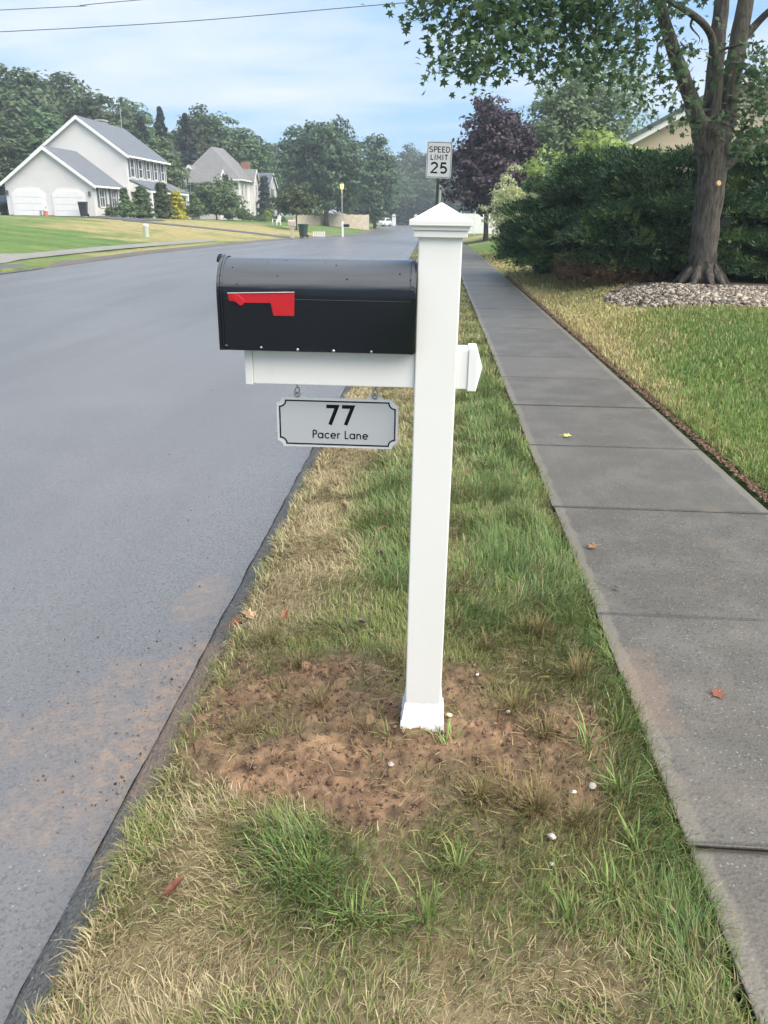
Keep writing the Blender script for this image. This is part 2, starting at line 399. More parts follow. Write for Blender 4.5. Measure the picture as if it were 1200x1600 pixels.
# asphalt
def asphalt(name, c, gloss, speck=0.5, thr=0.965, mudk=1.0, bs=0.30):
    m, nt, b = new_mat(name); p = pos(nt)
    f = noise(nt, p, 170, 3, 0.7)
    vo = N(nt, 'ShaderNodeTexVoronoi', {'Vector': p, 'Scale': 95.0}); big = noise(nt, p, 0.6, 5)
    mpn = N(nt, 'ShaderNodeMapping', {'Vector': p, 'Scale': (1.0, 0.12, 1)}); strip = noise(nt, mpn.outputs[0], 0.9, 4)
    base = mixc(nt, f, tuple(x * 0.62 for x in c), tuple(x * 1.4 for x in c))
    base = mixc(nt, math_n(nt, 'MULTIPLY', sstep(nt, strip, 0.45, 0.68), 0.3), base, tuple(x * 0.72 for x in c))
    base = mixc(nt, math_n(nt, 'MULTIPLY', sstep(nt, big, 0.5, 0.7), 0.3), base, tuple(x * 1.3 for x in c))
    spk = math_n(nt, 'GREATER_THAN', N(nt, 'ShaderNodeSeparateColor', {0: vo.outputs['Color']}).outputs[0], thr)
    spk = math_n(nt, 'MULTIPLY', spk, math_n(nt, 'LESS_THAN', vo.outputs['Distance'], 0.3))
    base = mixc(nt, math_n(nt, 'MULTIPLY', spk, speck), base, (0.34, 0.33, 0.32))
    pit = sstep(nt, noise(nt, p, 105, 3, 0.6), 0.36, 0.48)
    base = mixc(nt, math_n(nt, 'MULTIPLY', math_n(nt, 'SUBTRACT', 1.0, pit), 0.36), base, tuple(x * 0.25 for x in c))
    # dried mud washed off the verge
    w1 = noise(nt, p, 5.5, 6, 0.65); w2 = noise(nt, p, 26, 5, 0.7)
    wv = math_n(nt, 'MULTIPLY', math_n(nt, 'SUBTRACT', w1, 0.5), 2.2)
    mask = ell(nt, p, -0.74, 1.95, 0.20, 0.60, wv)
    for e in ((-1.02, 1.95, 0.22, 0.20), (-0.88, 1.62, 0.2, 0.14), (-1.2, 1.82, 0.16, 0.12), (-0.95, 2.2, 0.16, 0.12), (-0.9, 2.75, 0.12, 0.2), (-0.98, 1.5, 0.12, 0.08)):
        mask = math_n(nt, 'MAXIMUM', mask, math_n(nt, 'MULTIPLY', ell(nt, p, *e, wv), 0.55))
    mask = math_n(nt, 'MULTIPLY', mask, math_n(nt, 'ADD', math_n(nt, 'MULTIPLY', sstep(nt, w2, 0.40, 0.62), 0.6), 0.3), clamp=True)
    mask = math_n(nt, 'MULTIPLY', mask, mudk, clamp=True)
    mud = mixc(nt, w2, (0.15, 0.105, 0.078), (0.31, 0.235, 0.18))
    base = mixc(nt, mask, base, mud)
    nt.links.new(base, b.inputs['Base Color'])
    # smoother, damp lane toward the kerb and scattered slick areas
    x = N(nt, 'ShaderNodeSeparateXYZ', {0: p}).outputs[0]
    damp = math_n(nt, 'MULTIPLY', sstep(nt, math_n(nt, 'ADD', x, math_n(nt, 'MULTIPLY', noise(nt, p, 1.3, 4), 0.5)), -1.15, -0.75), 0.14)
    r = math_n(nt, 'SUBTRACT', math_n(nt, 'ADD', gloss, math_n(nt, 'MULTIPLY', math_n(nt, 'SUBTRACT', strip, 0.5), 0.3)), damp)
    r = math_n(nt, 'ADD', r, math_n(nt, 'MULTIPLY', mask, 0.4))
    nt.links.new(r, b.inputs['Roughness'])
    h = math_n(nt, 'ADD', math_n(nt, 'MULTIPLY', vo.outputs['Distance'], 0.7), math_n(nt, 'MULTIPLY', pit, 0.9))
    bump(nt, b, h, bs, 0.006)
    return m
M['road'] = asphalt('road_asphalt', (0.158, 0.153, 0.153), 0.35); M['road'].node_tree.nodes['Principled BSDF'].inputs['Specular IOR Level'].default_value = 0.65
M['kerb'] = asphalt('kerb_asphalt', (0.125, 0.120, 0.112), 0.95, 0.95, 0.88, 2.4, 0.8)
M['drive'] = simple('driveway_asphalt', (0.10, 0.10, 0.105), 0.7, 0.2, 1.5)
# sidewalk slab: smooth trowelled border, exposed aggregate middle (u,v from object coordinates)
m, nt, b = new_mat('slab_concrete'); p = pos(nt); oc = ocoord(nt)
so = N(nt, 'ShaderNodeSeparateXYZ', {0: oc})
dxe = math_n(nt, 'SUBTRACT', 0.548, math_n(nt, 'ABSOLUTE', so.outputs[0])); dye = math_n(nt, 'SUBTRACT', 0.568, math_n(nt, 'ABSOLUTE', so.outputs[1]))
wob = math_n(nt, 'MULTIPLY', math_n(nt, 'SUBTRACT', noise(nt, p, 9, 4), 0.5), 0.05)
edge = math_n(nt, 'SUBTRACT', 1.0, sstep(nt, math_n(nt, 'ADD', dxe, wob), 0.040, 0.058))
edge2 = math_n(nt, 'SUBTRACT', 1.0, sstep(nt, math_n(nt, 'ADD', dye, math_n(nt, 'MULTIPLY', wob, 0.35)), 0.004, 0.022))
f = noise(nt, p, 190, 3, 0.75); g = noise(nt, p, 3.0, 6, 0.6); q = noise(nt, p, 0.7, 4)
vo = N(nt, 'ShaderNodeTexVoronoi', {'Vector': p, 'Scale': 110.0})
cr = N(nt, 'ShaderNodeSeparateColor', {0: vo.outputs['Color']}).outputs[0]
c = mixc(nt, f, (0.038, 0.034, 0.028), (0.138, 0.124, 0.103))
c = mixc(nt, math_n(nt, 'MULTIPLY', sstep(nt, g, 0.42, 0.66), 0.4), c, (0.17, 0.160, 0.145))
c = mixc(nt, math_n(nt, 'MULTIPLY', math_n(nt, 'GREATER_THAN', cr, 0.93), math_n(nt, 'MULTIPLY', math_n(nt, 'LESS_THAN', vo.outputs['Distance'], 0.32), 0.75)), c, (0.30, 0.285, 0.255))
c = mixc(nt, math_n(nt, 'MULTIPLY', math_n(nt, 'GREATER_THAN', N(nt, 'ShaderNodeSeparateColor', {0: vo.outputs['Color']}).outputs[1], 0.85), 0.5), c, (0.035, 0.035, 0.035))
ec = mixc(nt, f, (0.15, 0.134, 0.112), (0.27, 0.24, 0.20))
c = mixc(nt, math_n(nt, 'MULTIPLY', edge, 0.55), c, ec); tone = N(nt, 'ShaderNodeObjectInfo').outputs['Random']
c = mixc(nt, math_n(nt, 'MULTIPLY', tone, 0.28), c, (0.16, 0.148, 0.128))
c = mixc(nt, math_n(nt, 'MULTIPLY', edge2, 0.85), c, (0.045, 0.042, 0.038))
st = ell(nt, p, 0.69, 2.12, 0.10, 0.22, math_n(nt, 'MULTIPLY', math_n(nt, 'SUBTRACT', noise(nt, p, 7, 6, .7), 0.5), 2.4))
c = mixc(nt, math_n(nt, 'MULTIPLY', st, 0.38), c, (0.25, 0.17, 0.12))
st2 = math_n(nt, 'MULTIPLY', sstep(nt, noise(nt, p, 1.9, 7, .72), 0.50, 0.68), 0.45)
c = mixc(nt, st2, c, (0.165, 0.138, 0.112))
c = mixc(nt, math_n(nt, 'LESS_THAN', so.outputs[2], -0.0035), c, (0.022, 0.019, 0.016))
nt.links.new(c, b.inputs['Base Color']); b.inputs['Roughness'].default_value = 0.47
bump(nt, b, math_n(nt, 'ADD', f, vo.outputs['Distance']), 0.45, 0.003)
M['slab'] = m
M['slab_far'] = simple('far_concrete', (0.22, 0.212, 0.19), 0.8, 0.12, 1.2)
M['joint'] = simple('joint_dirt', (0.045, 0.038, 0.03), 0.95, 0.3, 20)
# lawn sheet
m, nt, b = new_mat('lawn_ground'); p = pos(nt)
big = noise(nt, p, 0.16, 5, 0.6); mid = sstep(nt, noise(nt, p, 2.2, 6, 0.72), 0.32, 0.68); fine = noise(nt, p, 26, 4, 0.75)
wv = math_n(nt, 'MULTIPLY', math_n(nt, 'SUBTRACT', noise(nt, p, 0.25, 5, 0.65), 0.5), 2.6)
green = mixc(nt, mid, (0.060, 0.125, 0.028), (0.135, 0.215, 0.058))
straw = mixc(nt, mid, (0.25, 0.215, 0.095), (0.41, 0.345, 0.165))
dry = ell(nt, p, -17, 62, 8.5, 24, wv)
for e in ((-14, 46, 2.5, 9), (-10.9, 34, 1.4, 12), (2.6, 26, 1.6, 7), (2.2, 14, 1.1, 6), (-0.2, 40, 0.9, 30), (4.5, 62, 7, 9)):
    dry = math_n(nt, 'MAXIMUM', dry, math_n(nt, 'MULTIPLY', ell(nt, p, *e, math_n(nt, 'MULTIPLY', wv, 0.6)), 0.85))
dry = math_n(nt, 'MAXIMUM', dry, math_n(nt, 'MULTIPLY', sstep(nt, big, 0.5, 0.68), 0.45))
mpn = N(nt, 'ShaderNodeMapping', {'Vector': p, 'Rotation': (0, 0, R(-20))})
wvt = N(nt, 'ShaderNodeTexWave', {'Vector': mpn.outputs[0], 'Scale': 0.10, 'Distortion': 2.0, 'Detail': 2.0}, bands_direction='Y')
green = mixc(nt, math_n(nt, 'MULTIPLY', wvt.outputs[1], 0.5), green, (0.155, 0.225, 0.075))
c = mixc(nt, dry, green, straw)
c = mixc(nt, 1.0, c, ramp(nt, fine, [(0.25, 0.62), (0.75, 1.3)]), 'MULTIPLY')
nt.links.new(c, b.inputs['Base Color']); b.inputs['Roughness'].default_value = 0.9; b.inputs['Specular IOR Level'].default_value = 0.2
bump(nt, b, fine, 0.9, 0.03)
M['lawn'] = m

# ------------------------------------------------------------------ terrain
YS = [-60, 0, 30, 47, 60, 76, 97, 154, 240, 400, 900]
def zroad(y): return np.interp(y, YS, [-.09, -.09, -.11, -.26, -.38, -.52, -.72, -.80, -.90, -1.0, -1.0])
def xl(y): return np.interp(y, [-60, 20, 33, 50, 62, 80, 97, 154, 240, 900], [-10.5, -10.5, -10.8, -11.0, -10.6, -9.2, -8.9, -10.8, -12.2, -25])
def xr(y): return np.interp(y, [-60, 7, 33, 50, 97, 154, 240, 900], [-.775, -.775, -1.0, -1.2, -1.9, -3.2, -5.0, -18])
def base_z(y): return zroad(y) + 0.09
def height(x, y):
    b = base_z(y)
    tl = np.clip((xl(y) - 1.2 - x) / 15, 0, 1); left = 1.25 * (1 - (1 - tl) ** 1.5)
    right = 0.30 * sm(1.9, 4.0, x) + 0.25 * sm(5, 25, x)
    return b + left + right
def H(x, y): return float(height(x, y))
ys = np.concatenate([[-300, -160, -90, -60, -40, -28, -18, -12], np.arange(-8, 14, 0.5), np.arange(14, 60, 1.5), np.arange(60, 160, 4), np.arange(160, 300, 12), [320, 380, 460, 600, 900]])
rows = []
for y in ys:
    a, c = float(xl(y)), float(xr(y))
    xs = np.concatenate([[-700, -300, -160, -110, -80, -65, -55, -48, -42], a - np.array([28, 24, 20, 17, 14.5, 12, 10, 8, 6.5, 5, 3.8, 2.8, 2, 1.3, .7, .3]),
                         [a - .12, a - .11, c + .13, c + .135], [0.10, 0.60, 0.635, 1.755, 1.79, 2.0, 2.3, 2.7, 3.2, 3.8, 4.5, 5.5, 7, 9, 12, 16, 22, 30, 45, 70, 110, 200, 700]])
    z = height(xs, np.full_like(xs, y))
    z += 0.03 * (vnoise(xs, np.full_like(xs, y), 0.4, 3) - .5) * (np.abs(xs - 1.2) > .7)
    zr = float(zroad(y))
    z[(xs > a - .115) & (xs < c + .131)] = zr - 0.035
    z[(xs > c + .131) & (xs < 0.62)] -= 0.075 if y < 40 else 0.01      # under the verge sheet
    z[(xs > 0.62) & (xs < 1.77)] -= 0.09
    z[(xs > 1.77) & (xs < 1.8)] -= 0.045
    rows.append(np.stack([xs, np.full_like(xs, y), z], 1))
nc = len(rows[0]); V = np.concatenate(rows)
gm = np_mesh_faces('ground', V, [grid_faces(len(ys), nc)])
gm.polygons.foreach_set('use_smooth', [True] * len(gm.polygons))
tag(link('ground', gm, M['lawn']), 'mown lawns sloping up on both sides of the street', kind='structure')

# road
yr = np.concatenate([[-290, -120, -60, -30, -15], np.arange(-8, 9, 0.02), np.arange(9, 40, 0.25), np.arange(40, 300, 2), [330, 400]])
a = xl(yr); c = xr(yr) - 0.001 + 0.016 * (fbm(yr, yr * 0 + 1.3, 7, 4, 2) - 0.5)
cols = []
for t in (0, .25, .5, .75, .93, 1.0):
    x = a - 0.05 + (c - a + 0.05) * t
    cols.append(np.stack([x, yr, zroad(yr) + 0.0 * x + 0.04 * (1 - (2 * t - 1) ** 2) * (t < .93)], 1))
V = np.stack(cols, 1).reshape(-1, 3)
rm = np_mesh_faces('road', V, [grid_faces(len(yr), 6)]); rm.polygons.foreach_set('use_smooth', [True] * len(rm.polygons))
tag(link('road', rm, M['road']), 'grey asphalt street running past the mailbox', kind='structure')
# driveway mouth on the far side, just at the left edge of the view
mb = MB(); 
xs = [-10.52, -10.95, -11.6, -13.0, -16, -22, -34]
vs = [(x, yy, float(zroad(yy)) + .015 if x > -10.6 else H(x, yy) + .045) for yf_ in (0, 1) for x in xs for yy in ((9.0 if not yf_ else 21.3 - 1.1 * min(1, (-10.5 - x) / 1.2)),)]
n = len(xs); mb.add(vs, [(i, i + n, i + n + 1, i + 1) for i in range(n - 1)])
tag(mb.build('driveway', M['drive']), 'dark asphalt driveway opening off the far side of street', kind='structure')
# driveway in front of the garage
mb = MB(); gx = np.linspace(-40, -22, 10); gy = np.linspace(58.5, 66.3, 6)
P = [(x, y, H(x, y) + 0.035) for y in gy for x in gx]
mb.add(P, [tuple(int(k) for k in q) for q in grid_faces(6, 10)])
tag(mb.build('garage_apron', M['drive']), 'dark asphalt apron in front of the two garage doors', kind='structure')
mb = MB(); gx = np.linspace(-22.3, -11.2, 16)
def yp(x): return 58.5 + 4.5 * sm(-22, -11, x)
P = [(x, yp(x) - 1.4 + k * 2.8, H(x, yp(x) - 1.4 + k * 2.8) + 0.022) for k in (0, 1) for x in gx]
mb.add(P, [tuple(int(k) for k in q) for q in grid_faces(2, 16)])
tag(mb.build('driveway', M['drive']), 'asphalt driveway crossing the dry lawn to the garage', kind='structure')

# kerbs
def kerb(yv, off, prof, name, label, jag):
    ed = (xr if off > 0 else xl)(yv); cols = []
    for k, (d, z) in enumerate(prof):
        j = jag * (fbm(yv, yv * 0 + (k if k > 2 else 0) * 3.1, 6, 4, 5 + (k if k > 2 else 0)) - 0.5) * (1.0 if k > 2 else 0.8)
        if off < 0: z = z * sm(20.9, 22.4, yv)
        zj = (0.012 if k > 1 else 0.004) * (fbm(yv, yv * 0 + k * 1.7, 9, 4, 15 + k) - 0.5)
        cols.append(np.stack([ed + off * (d + j), yv, zroad(yv) + z + zj], 1))
    if off < 0: cols = cols[::-1]
    V = np.stack(cols, 1).reshape(-1, 3)
    me = np_mesh_faces(name, V, [grid_faces(len(yv), len(prof))]); me.polygons.foreach_set('use_smooth', [True] * len(me.polygons))
    return tag(link(name, me, M['kerb']), label, kind='structure')
PR = [(-0.03, -0.014), (0.004, -0.014), (0.0055, 0.006), (0.022, 0.016), (0.06, 0.042), (0.10, 0.070), (0.135, 0.078), (0.17, 0.055), (0.24, 0.0)]
kerb(np.concatenate([[-60, -30, -15], np.arange(-4, 9, 0.02), np.arange(9, 60, 0.4), np.arange(60, 300, 4)]), 1, PR, 'kerb', 'low dark asphalt kerb along the near verge', 0.022)
PL = [(0.0, -0.05), (0.004, 0.01), (0.05, 0.06), (0.11, 0.10), (0.2, 0.115), (0.34, 0.08)]
kerb(np.concatenate([np.arange(21.2, 60, 0.3), np.arange(60, 300, 3)]), -1, PL, 'kerb', 'dark asphalt kerb along the far side of street', 0.06)

# sidewalk: bed with one slab per joint
yv = np.concatenate([[-3.0], np.arange(0, 53.5, 1.0)]); V = []
for y in yv:
    for x in (0.65, 1.738): V.append((x, y, float(base_z(y)) - 0.011))
o = link('sidewalk', np_mesh_faces('sidewalk', np.array(V), [grid_faces(len(yv), 2)]), M['joint']); sidewalk = tag(o, 'grey concrete sidewalk of square slabs beside the verge', kind='structure')
sb = MB(); sb.box(-0.548, 0.548, -0.5670, 0.5670, -0.10, 0.0)
slab0 = sb.build('slab', M['slab'], bevel=0.005)
bm_ = slab0.modifiers[0]; dg = bpy.context.evaluated_depsgraph_get()
sl_me = bpy.data.meshes.new_from_object(slab0.evaluated_get(dg)); bpy.data.objects.remove(slab0)
for k in range(-3, 45):
    yc = 1.459 + (k + 0.5) * 1.147
    o = link('slab', sl_me, M['slab'], sidewalk)
    o.location = (1.193 + random.uniform(-.004, .004), yc, float(base_z(yc)) + random.uniform(-.004, .004))
    slope = (float(base_z(yc + .5)) - float(base_z(yc - .5)))
    o.rotation_euler = (slope + random.uniform(-.004, .004), random.uniform(-.003, .003), random.uniform(-.002, .002))
# sidewalk across the street
yv = np.arange(20.6, 46, 1.0); V = []
for y in yv:
    for dx in (1.85 + .6 * float(sm(25, 21, y)), 1.2 - .3 * float(sm(23, 20.6, y))): x = float(xl(y)) - dx - .2; V.append((x, y, H(x, y) + 0.03))
me = np_mesh_faces('sidewalk', np.array(V), [grid_faces(len(yv), 2)])
tag(link('sidewalk', me, M['slab_far']), 'pale concrete sidewalk along the far lawn', kind='structure')

# ------------------------------------------------------------------ verge: soil sheet and grass
def blob(x, y, c):
    cx, cy, rx, ry = c[:4]; return np.exp(-(((x - cx) / rx) ** 2 + ((y - cy) / ry) ** 2))
SOIL = [(-.05, 1.80, .30, .20), (-.40, 1.93, .17, .17), (.26, 1.84, .18, .24), (.14, 2.14, .09, .13), (-.30, 2.14, .17, .10), (.36, 1.60, .12, .09), (-.42, 1.60, .12, .09), (.46, 1.86, .10, .10), (-.10, 1.52, .20, .08), (-.62, 1.95, .12, .28), (-.27, 1.66, .2, .12)]
DRY = [(-.50, 3.2, .15, .50), (-.36, 3.0, .12, .22), (-.55, 2.6, .13, .28), (-.45, 4.6, .20, .8), (-.58, 1.0, .2, .16), (-.42, 1.05, .16, .10), (.07, 1.00, .25, .08), (.33, 1.10, .16, .08), (-.45, 1.28, .12, .09), (-.6, 6.5, .15, 2.5), (-.50, 1.5, .12, .12), (-.1, 9, .6, 3), (-.4, 20, .5, 12)]
GREEN = [(-.30, 1.36, .13, .10), (-.16, 1.22, .13, .08), (.52, 2.9, .14, .6), (.34, 3.1, .16, .35), (.59, 2.1, .07, .4), (.59, 1.7, .07, .3), (.57, 1.3, .10, .2), (.40, 4.8, .25, 1.6), (-.2, 3.4, .14, .5), (-.08, 2.85, .12, .25), (.18, 2.5, .14, .15), (-.18, 4.1, .2, .5), (.45, 7.5, .2, 2.5)]
def sumb(L, x, y): return np.clip(sum(blob(x, y, c) for c in L), 0, 1.3)
def zones(x, y):
    w = (fbm(x, y, 5.5, 4, 1) - .5); w2 = fbm(x, y, 14, 3, 9) - .5
    s = np.clip(sumb(SOIL, x, y) * 1.0 + w * 1.15 + w2 * .9 - .20, 0, 1)
    d = np.clip(sumb(DRY, x, y) * 0.80 + w * .8 + .10, 0, 1)
    g = np.clip(sumb(GREEN, x, y) + w2 * .5, 0, 1)
    return s, d, g
def verge_z(x, y):
    z = base_z(y) + 0.0
    z = z + 0.030 * (fbm(x, y, 3.0, 3, 21) - .5) + 0.012 * (fbm(x, y, 14, 3, 22) - .5)
    z = z - 0.022 * sm(.50, .64, x) - 0.012 * sm(-.52, -.66, x)
    near = blob(x, y, (0, 1.9, .25, .2)); return z * (1 - .7 * near) + near * 0.002
gy = np.concatenate([np.arange(0.3, 1.3, 0.014), np.arange(1.3, 2.6, 0.007), np.arange(2.6, 5, 0.02), np.arange(5, 12, 0.06), np.arange(12, 42, 0.5)])
gx = np.linspace(0, 1, 170)
L = xr(gy) + 0.10; Rr = np.full_like(gy, 0.638)
X = L[:, None] + (Rr - L)[:, None] * gx[None, :]; Y = np.repeat(gy[:, None], len(gx), 1)
X[:, 0:1] += (fbm(Y[:, 0:1], Y[:, 0:1] * 0 + 2, 8, 3, 4) - .5) * .03
s, d, g = zones(X, Y); Z = verge_z(X, Y)
clod = np.clip(fbm(X, Y, 30, 4, 31) - .44, 0, 1) * .055 + np.clip(vnoise(X, Y, 105, 33) - .55, 0, 1) * .022 + np.clip(vnoise(X, Y, 48, 35) - .72, 0, 1) * .025
Z = Z + s * clod
Z[:, 0] -= 0.05; Z[:, -1] -= 0.05
soilc = np.stack([0.205 + 0 * s, 0.130 + 0 * s, 0.080 + 0 * s], -1) * (0.1 + 1.8 * fbm(X, Y, 22, 5, 40))[..., None]
that = np.stack([0.14 + .10 * d, 0.118 + .075 * d, 0.068 + .04 * d], -1) * (0.6 + .6 * fbm(X, Y, 25, 3, 41))[..., None]
that = that * (1 - .55 * g[..., None]) + np.array([.045, .075, .02]) * .55 * g[..., None]
cc = that * (1 - s[..., None]) + soilc * s[..., None]
me = np_mesh_faces('verge', np.stack([X, Y, Z], -1).reshape(-1, 3), [grid_faces(len(gy), len(gx))], cc.reshape(-1, 3))
me.polygons.foreach_set('use_smooth', [True] * len(me.polygons))
tag(link('verge', me, M['soil']), 'verge of patchy grass and bare brown soil round the mailbox post', kind='structure')

def blades(x, y, z, ln, wd, lean, az, colr, tipc):
    """curved two-segment blades -> verts (n,5,3), colours"""
    n = len(x); ux, uy = np.cos(az), np.sin(az); px, py = -uy, ux
    h = ln * np.cos(lean); f = ln * np.sin(lean)
    B = np.stack([x, y, z], -1); U = np.stack([ux, uy, 0 * ux], -1); Pp = np.stack([px, py, 0 * px], -1); up = np.array([0, 0, 1.0])
    mid = B + U * (f * .38)[:, None] + up * (h * .62)[:, None]
    tip = B + U * f[:, None] + up * (h * .92)[:, None]
    w = wd[:, None]
    Vv = np.stack([B - Pp * w * .5, B + Pp * w * .5, mid + Pp * w * .42, mid - Pp * w * .42, tip], 1)
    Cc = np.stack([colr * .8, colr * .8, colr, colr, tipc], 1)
    return Vv, Cc
def blade_mesh(name, Vv, Cc):
    n = len(Vv); b = np.arange(n)[:, None] * 5
    return np_mesh_faces(name, Vv.reshape(-1, 3), [b + np.array([0, 1, 2, 3]), b + np.array([3, 2, 4])], Cc.reshape(-1, 3))
def blade_cols(n, d, g, dull):
    r = rng.random(n)
    lush = np.array([.115, .205, .045]); olive = np.array([.225, .25, .09]); straw = np.array([.46, .415, .25]); tan = np.array([.31, .245, .15]); grey = np.array([.22, .285, .145])
    c = np.where((r < g)[:, None], lush + (grey - lush) * rng.random((n, 1)) * .75, olive + (lush - olive) * (rng.random((n, 1)) * .5))
    isdry = rng.random(n) < d * (1 - .65 * g)
    dc = straw + (tan - straw) * rng.random((n, 1))
    c = np.where(isdry[:, None], dc, c)
    c = np.where((rng.random(n) < dull)[:, None], np.array([.16, .125, .055]) * (0.6 + .8 * rng.random((n, 1))), c)
    return np.clip(c * (0.72 + .56 * rng.random((n, 1))), 0, 1)
LV, LC = [], []
for y0, y1, dens, ln, wd in ((0.5, 2.4, 25000, .046, .0023), (2.4, 4.2, 16500, .046, .0031), (4.2, 7, 7600, .046, .0048), (7, 13, 2600, .055, .008), (13, 40, 520, .055, .016)):
    n = int((y1 - y0) * 1.32 * dens); y = rng.uniform(y0, y1, n); l = xr(y) + .085; x = l + (0.655 - l) * rng.random(n)
    s, d, g = zones(x, y)
    tuft = fbm(x, y, 11, 3, 50); keep = rng.random(n) < np.clip((1 - 1.12 * s) * (0.45 + 1.0 * tuft) + .35 * g, 0.02, 1)
    keep &= ~((np.abs(x - .0095) < .066) & (np.abs(y - 1.9) < .066))
    x, y, s, d, g, tuft = (q[keep] for q in (x, y, s, d, g, tuft)); n = len(x)
    az = 2 * np.pi * fbm(x, y, 2.6, 2, 60) * 2.2 + rng.normal(0, .9, n)
    lean = np.clip(np.abs(rng.normal(.85, .38, n)) - .25 * g + .25 * d, .05, 1.5)
    L_ = ln * (0.55 + .8 * rng.random(n)) * (0.7 + .75 * g + .35 * tuft) * (1 - .45 * s)
    dull = np.clip(blob(x, y, (.36, 1.75, .25, .45)) * .6 + s * .7 + .08, 0, .9)
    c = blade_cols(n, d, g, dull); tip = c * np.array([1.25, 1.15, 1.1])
    edge = sm(.5, .66, x) * rng.random(n) * .5
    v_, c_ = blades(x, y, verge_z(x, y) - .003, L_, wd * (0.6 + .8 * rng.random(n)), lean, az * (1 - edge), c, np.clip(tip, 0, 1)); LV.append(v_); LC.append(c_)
n = 6500; y = .6 + 6 * rng.random(n) ** 1.4; x = xr(y) + .128 + np.abs(rng.normal(0, .03, n)); s, d, g = zones(x, y)
kk = rng.random(n) < (1 - .8 * s); x, y, d, g = x[kk], y[kk], d[kk], g[kk]; n = len(x); c = blade_cols(n, np.clip(d + .2, 0, 1), g, .12)
v_, c_ = blades(x, y, verge_z(x, y) - .012, .028 + .04 * rng.random(n), .0022 + .002 * rng.random(n) + y * .0005, np.clip(rng.normal(.8, .35, n), .1, 1.45), np.pi + rng.normal(0, 1.5, n), c, c * 1.15); LV.append(v_); LC.append(c_)
# straggling weed-like tufts with long pale blades, and trampled brown tufts on the soil
TUFT = [(.10, 1.33, 34, .10, 1), (.43, 1.30, 40, .10, 1), (-.31, 1.36, 120, .062, 1), (-.22, 1.30, 80, .065, 1), (.03, 1.20, 34, .095, 1), (-.12, 1.18, 50, .085, 1), (.33, 1.22, 30, .09, 1), (.52, 1.42, 44, .09, 1),
        (.47, 1.78, 26, .12, 1), (.52, 1.62, 40, .11, 1), (.58, 1.9, 60, .09, 1), (.28, 1.96, 160, .075, 0), (.36, 1.85, 150, .07, 0), (.30, 1.55, 220, .075, 0), (.16, 1.57, 160, .07, 0), (.41, 2.42, 200, .085, 0), (.50, 2.15, 220, .095, 0),
        (-.39, 2.15, 150, .07, 0), (-.52, 2.28, 170, .08, 0), (-.04, 2.16, 90, .10, 0), (-.30, 1.95, 90, .06, 0), (-.14, 1.86, 70, .06, 0), (-.50, 1.80, 120, .06, 0), (.08, 1.78, 18, .08, 1), (-.09, 1.80, 14, .09, 1), (.24, 1.60, 60, .09, 0), (.40, 1.52, 110, .08, 0), (-.42, 1.98, 60, .07, 0), (.22, 2.3, 60, .09, 0), (.12, 2.42, 40, .11, 0)]
for cx, cy, n, ln, kind in TUFT:
    rr = np.abs(rng.normal(0, .028 if kind else .036, n)); th = rng.uniform(0, 2 * np.pi, n); x = cx + rr * np.cos(th); y = cy + rr * np.sin(th)
    if kind: c = np.array([.30, .37, .13]) + (np.array([.10, .19, .04]) - np.array([.30, .37, .13])) * rng.random((n, 1))
    else: c = np.array([.15, .15, .055]) + (np.array([.27, .20, .10]) - np.array([.15, .15, .055])) * rng.random((n, 1))
    c = c * (0.7 + .6 * rng.random((n, 1)))
    v_, c_ = blades(x, y, verge_z(x, y) - .004, ln * (.5 + .7 * rng.random(n)), (.0040 if kind else .0028) * (.7 + .6 * rng.random(n)), np.clip(rng.normal(.75, .35, n), .1, 1.45), th + rng.normal(0, .5, n), c, c * 1.15); LV.append(v_); LC.append(c_)
# fallen clippings and straw lying flat
n = 1900; y = rng.uniform(.8, 3.2, n); x = rng.uniform(-.64, .62, n)
c = np.array([.42, .33, .17]) * (0.45 + .8 * rng.random((n, 1)))
v_, c_ = blades(x, y, verge_z(x, y) + .006 + .012 * rng.random(n), .018 + .04 * rng.random(n), .0015 + .0014 * rng.random(n), np.full(n, 1.47), rng.uniform(0, 6.28, n), c, c); LV.append(v_); LC.append(c_)
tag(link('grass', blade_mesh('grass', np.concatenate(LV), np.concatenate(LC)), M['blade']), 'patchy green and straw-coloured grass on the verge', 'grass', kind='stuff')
# lawn right of the sidewalk
LV, LC = [], []
for y0, y1, x1, dens, ln, wd in ((2.5, 6.5, 4.6, 5200, .07, .0055), (6.5, 11.5, 6.5, 1900, .07, .009), (11.5, 20, 5.5, 520, .06, .017), (20, 36, 7, 160, .06, .035)):
    n = int((y1 - y0) * (x1 - 1.8) * dens); y = rng.uniform(y0, y1, n); x = rng.uniform(1.83, x1, n)
    w = fbm(x, y, 1.1, 4, 70) - .5
    d = np.clip(.06 + .75 * sm(8.5, 13, y + 2.2 * sm(3.4, 2.0, x)) + .9 * sm(2.35, 1.85, x) * sm(4, 7, y) + w * 1.1 - .5 * sm(21, 26, y), 0.05, .95); g = np.clip(.95 - d + w, 0, 1)
    c = blade_cols(n, d, g, .03) * np.array([1.14, 1.13, .95])
    inb = ((x - 4.95) / 2.15) ** 2 + ((y - 13.0) / 2.45) ** 2 < 1
    lean = np.clip(np.abs(rng.normal(.5, .35, n)), .03, 1.4)
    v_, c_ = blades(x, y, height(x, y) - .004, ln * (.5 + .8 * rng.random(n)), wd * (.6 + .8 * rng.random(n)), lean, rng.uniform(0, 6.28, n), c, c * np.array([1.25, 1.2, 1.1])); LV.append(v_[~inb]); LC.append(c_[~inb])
tag(link('grass', blade_mesh('lawn_grass', np.concatenate(LV), np.concatenate(LC)), M['blade']), 'green lawn grass right of the sidewalk, drier toward the hedge', 'grass', kind='stuff')

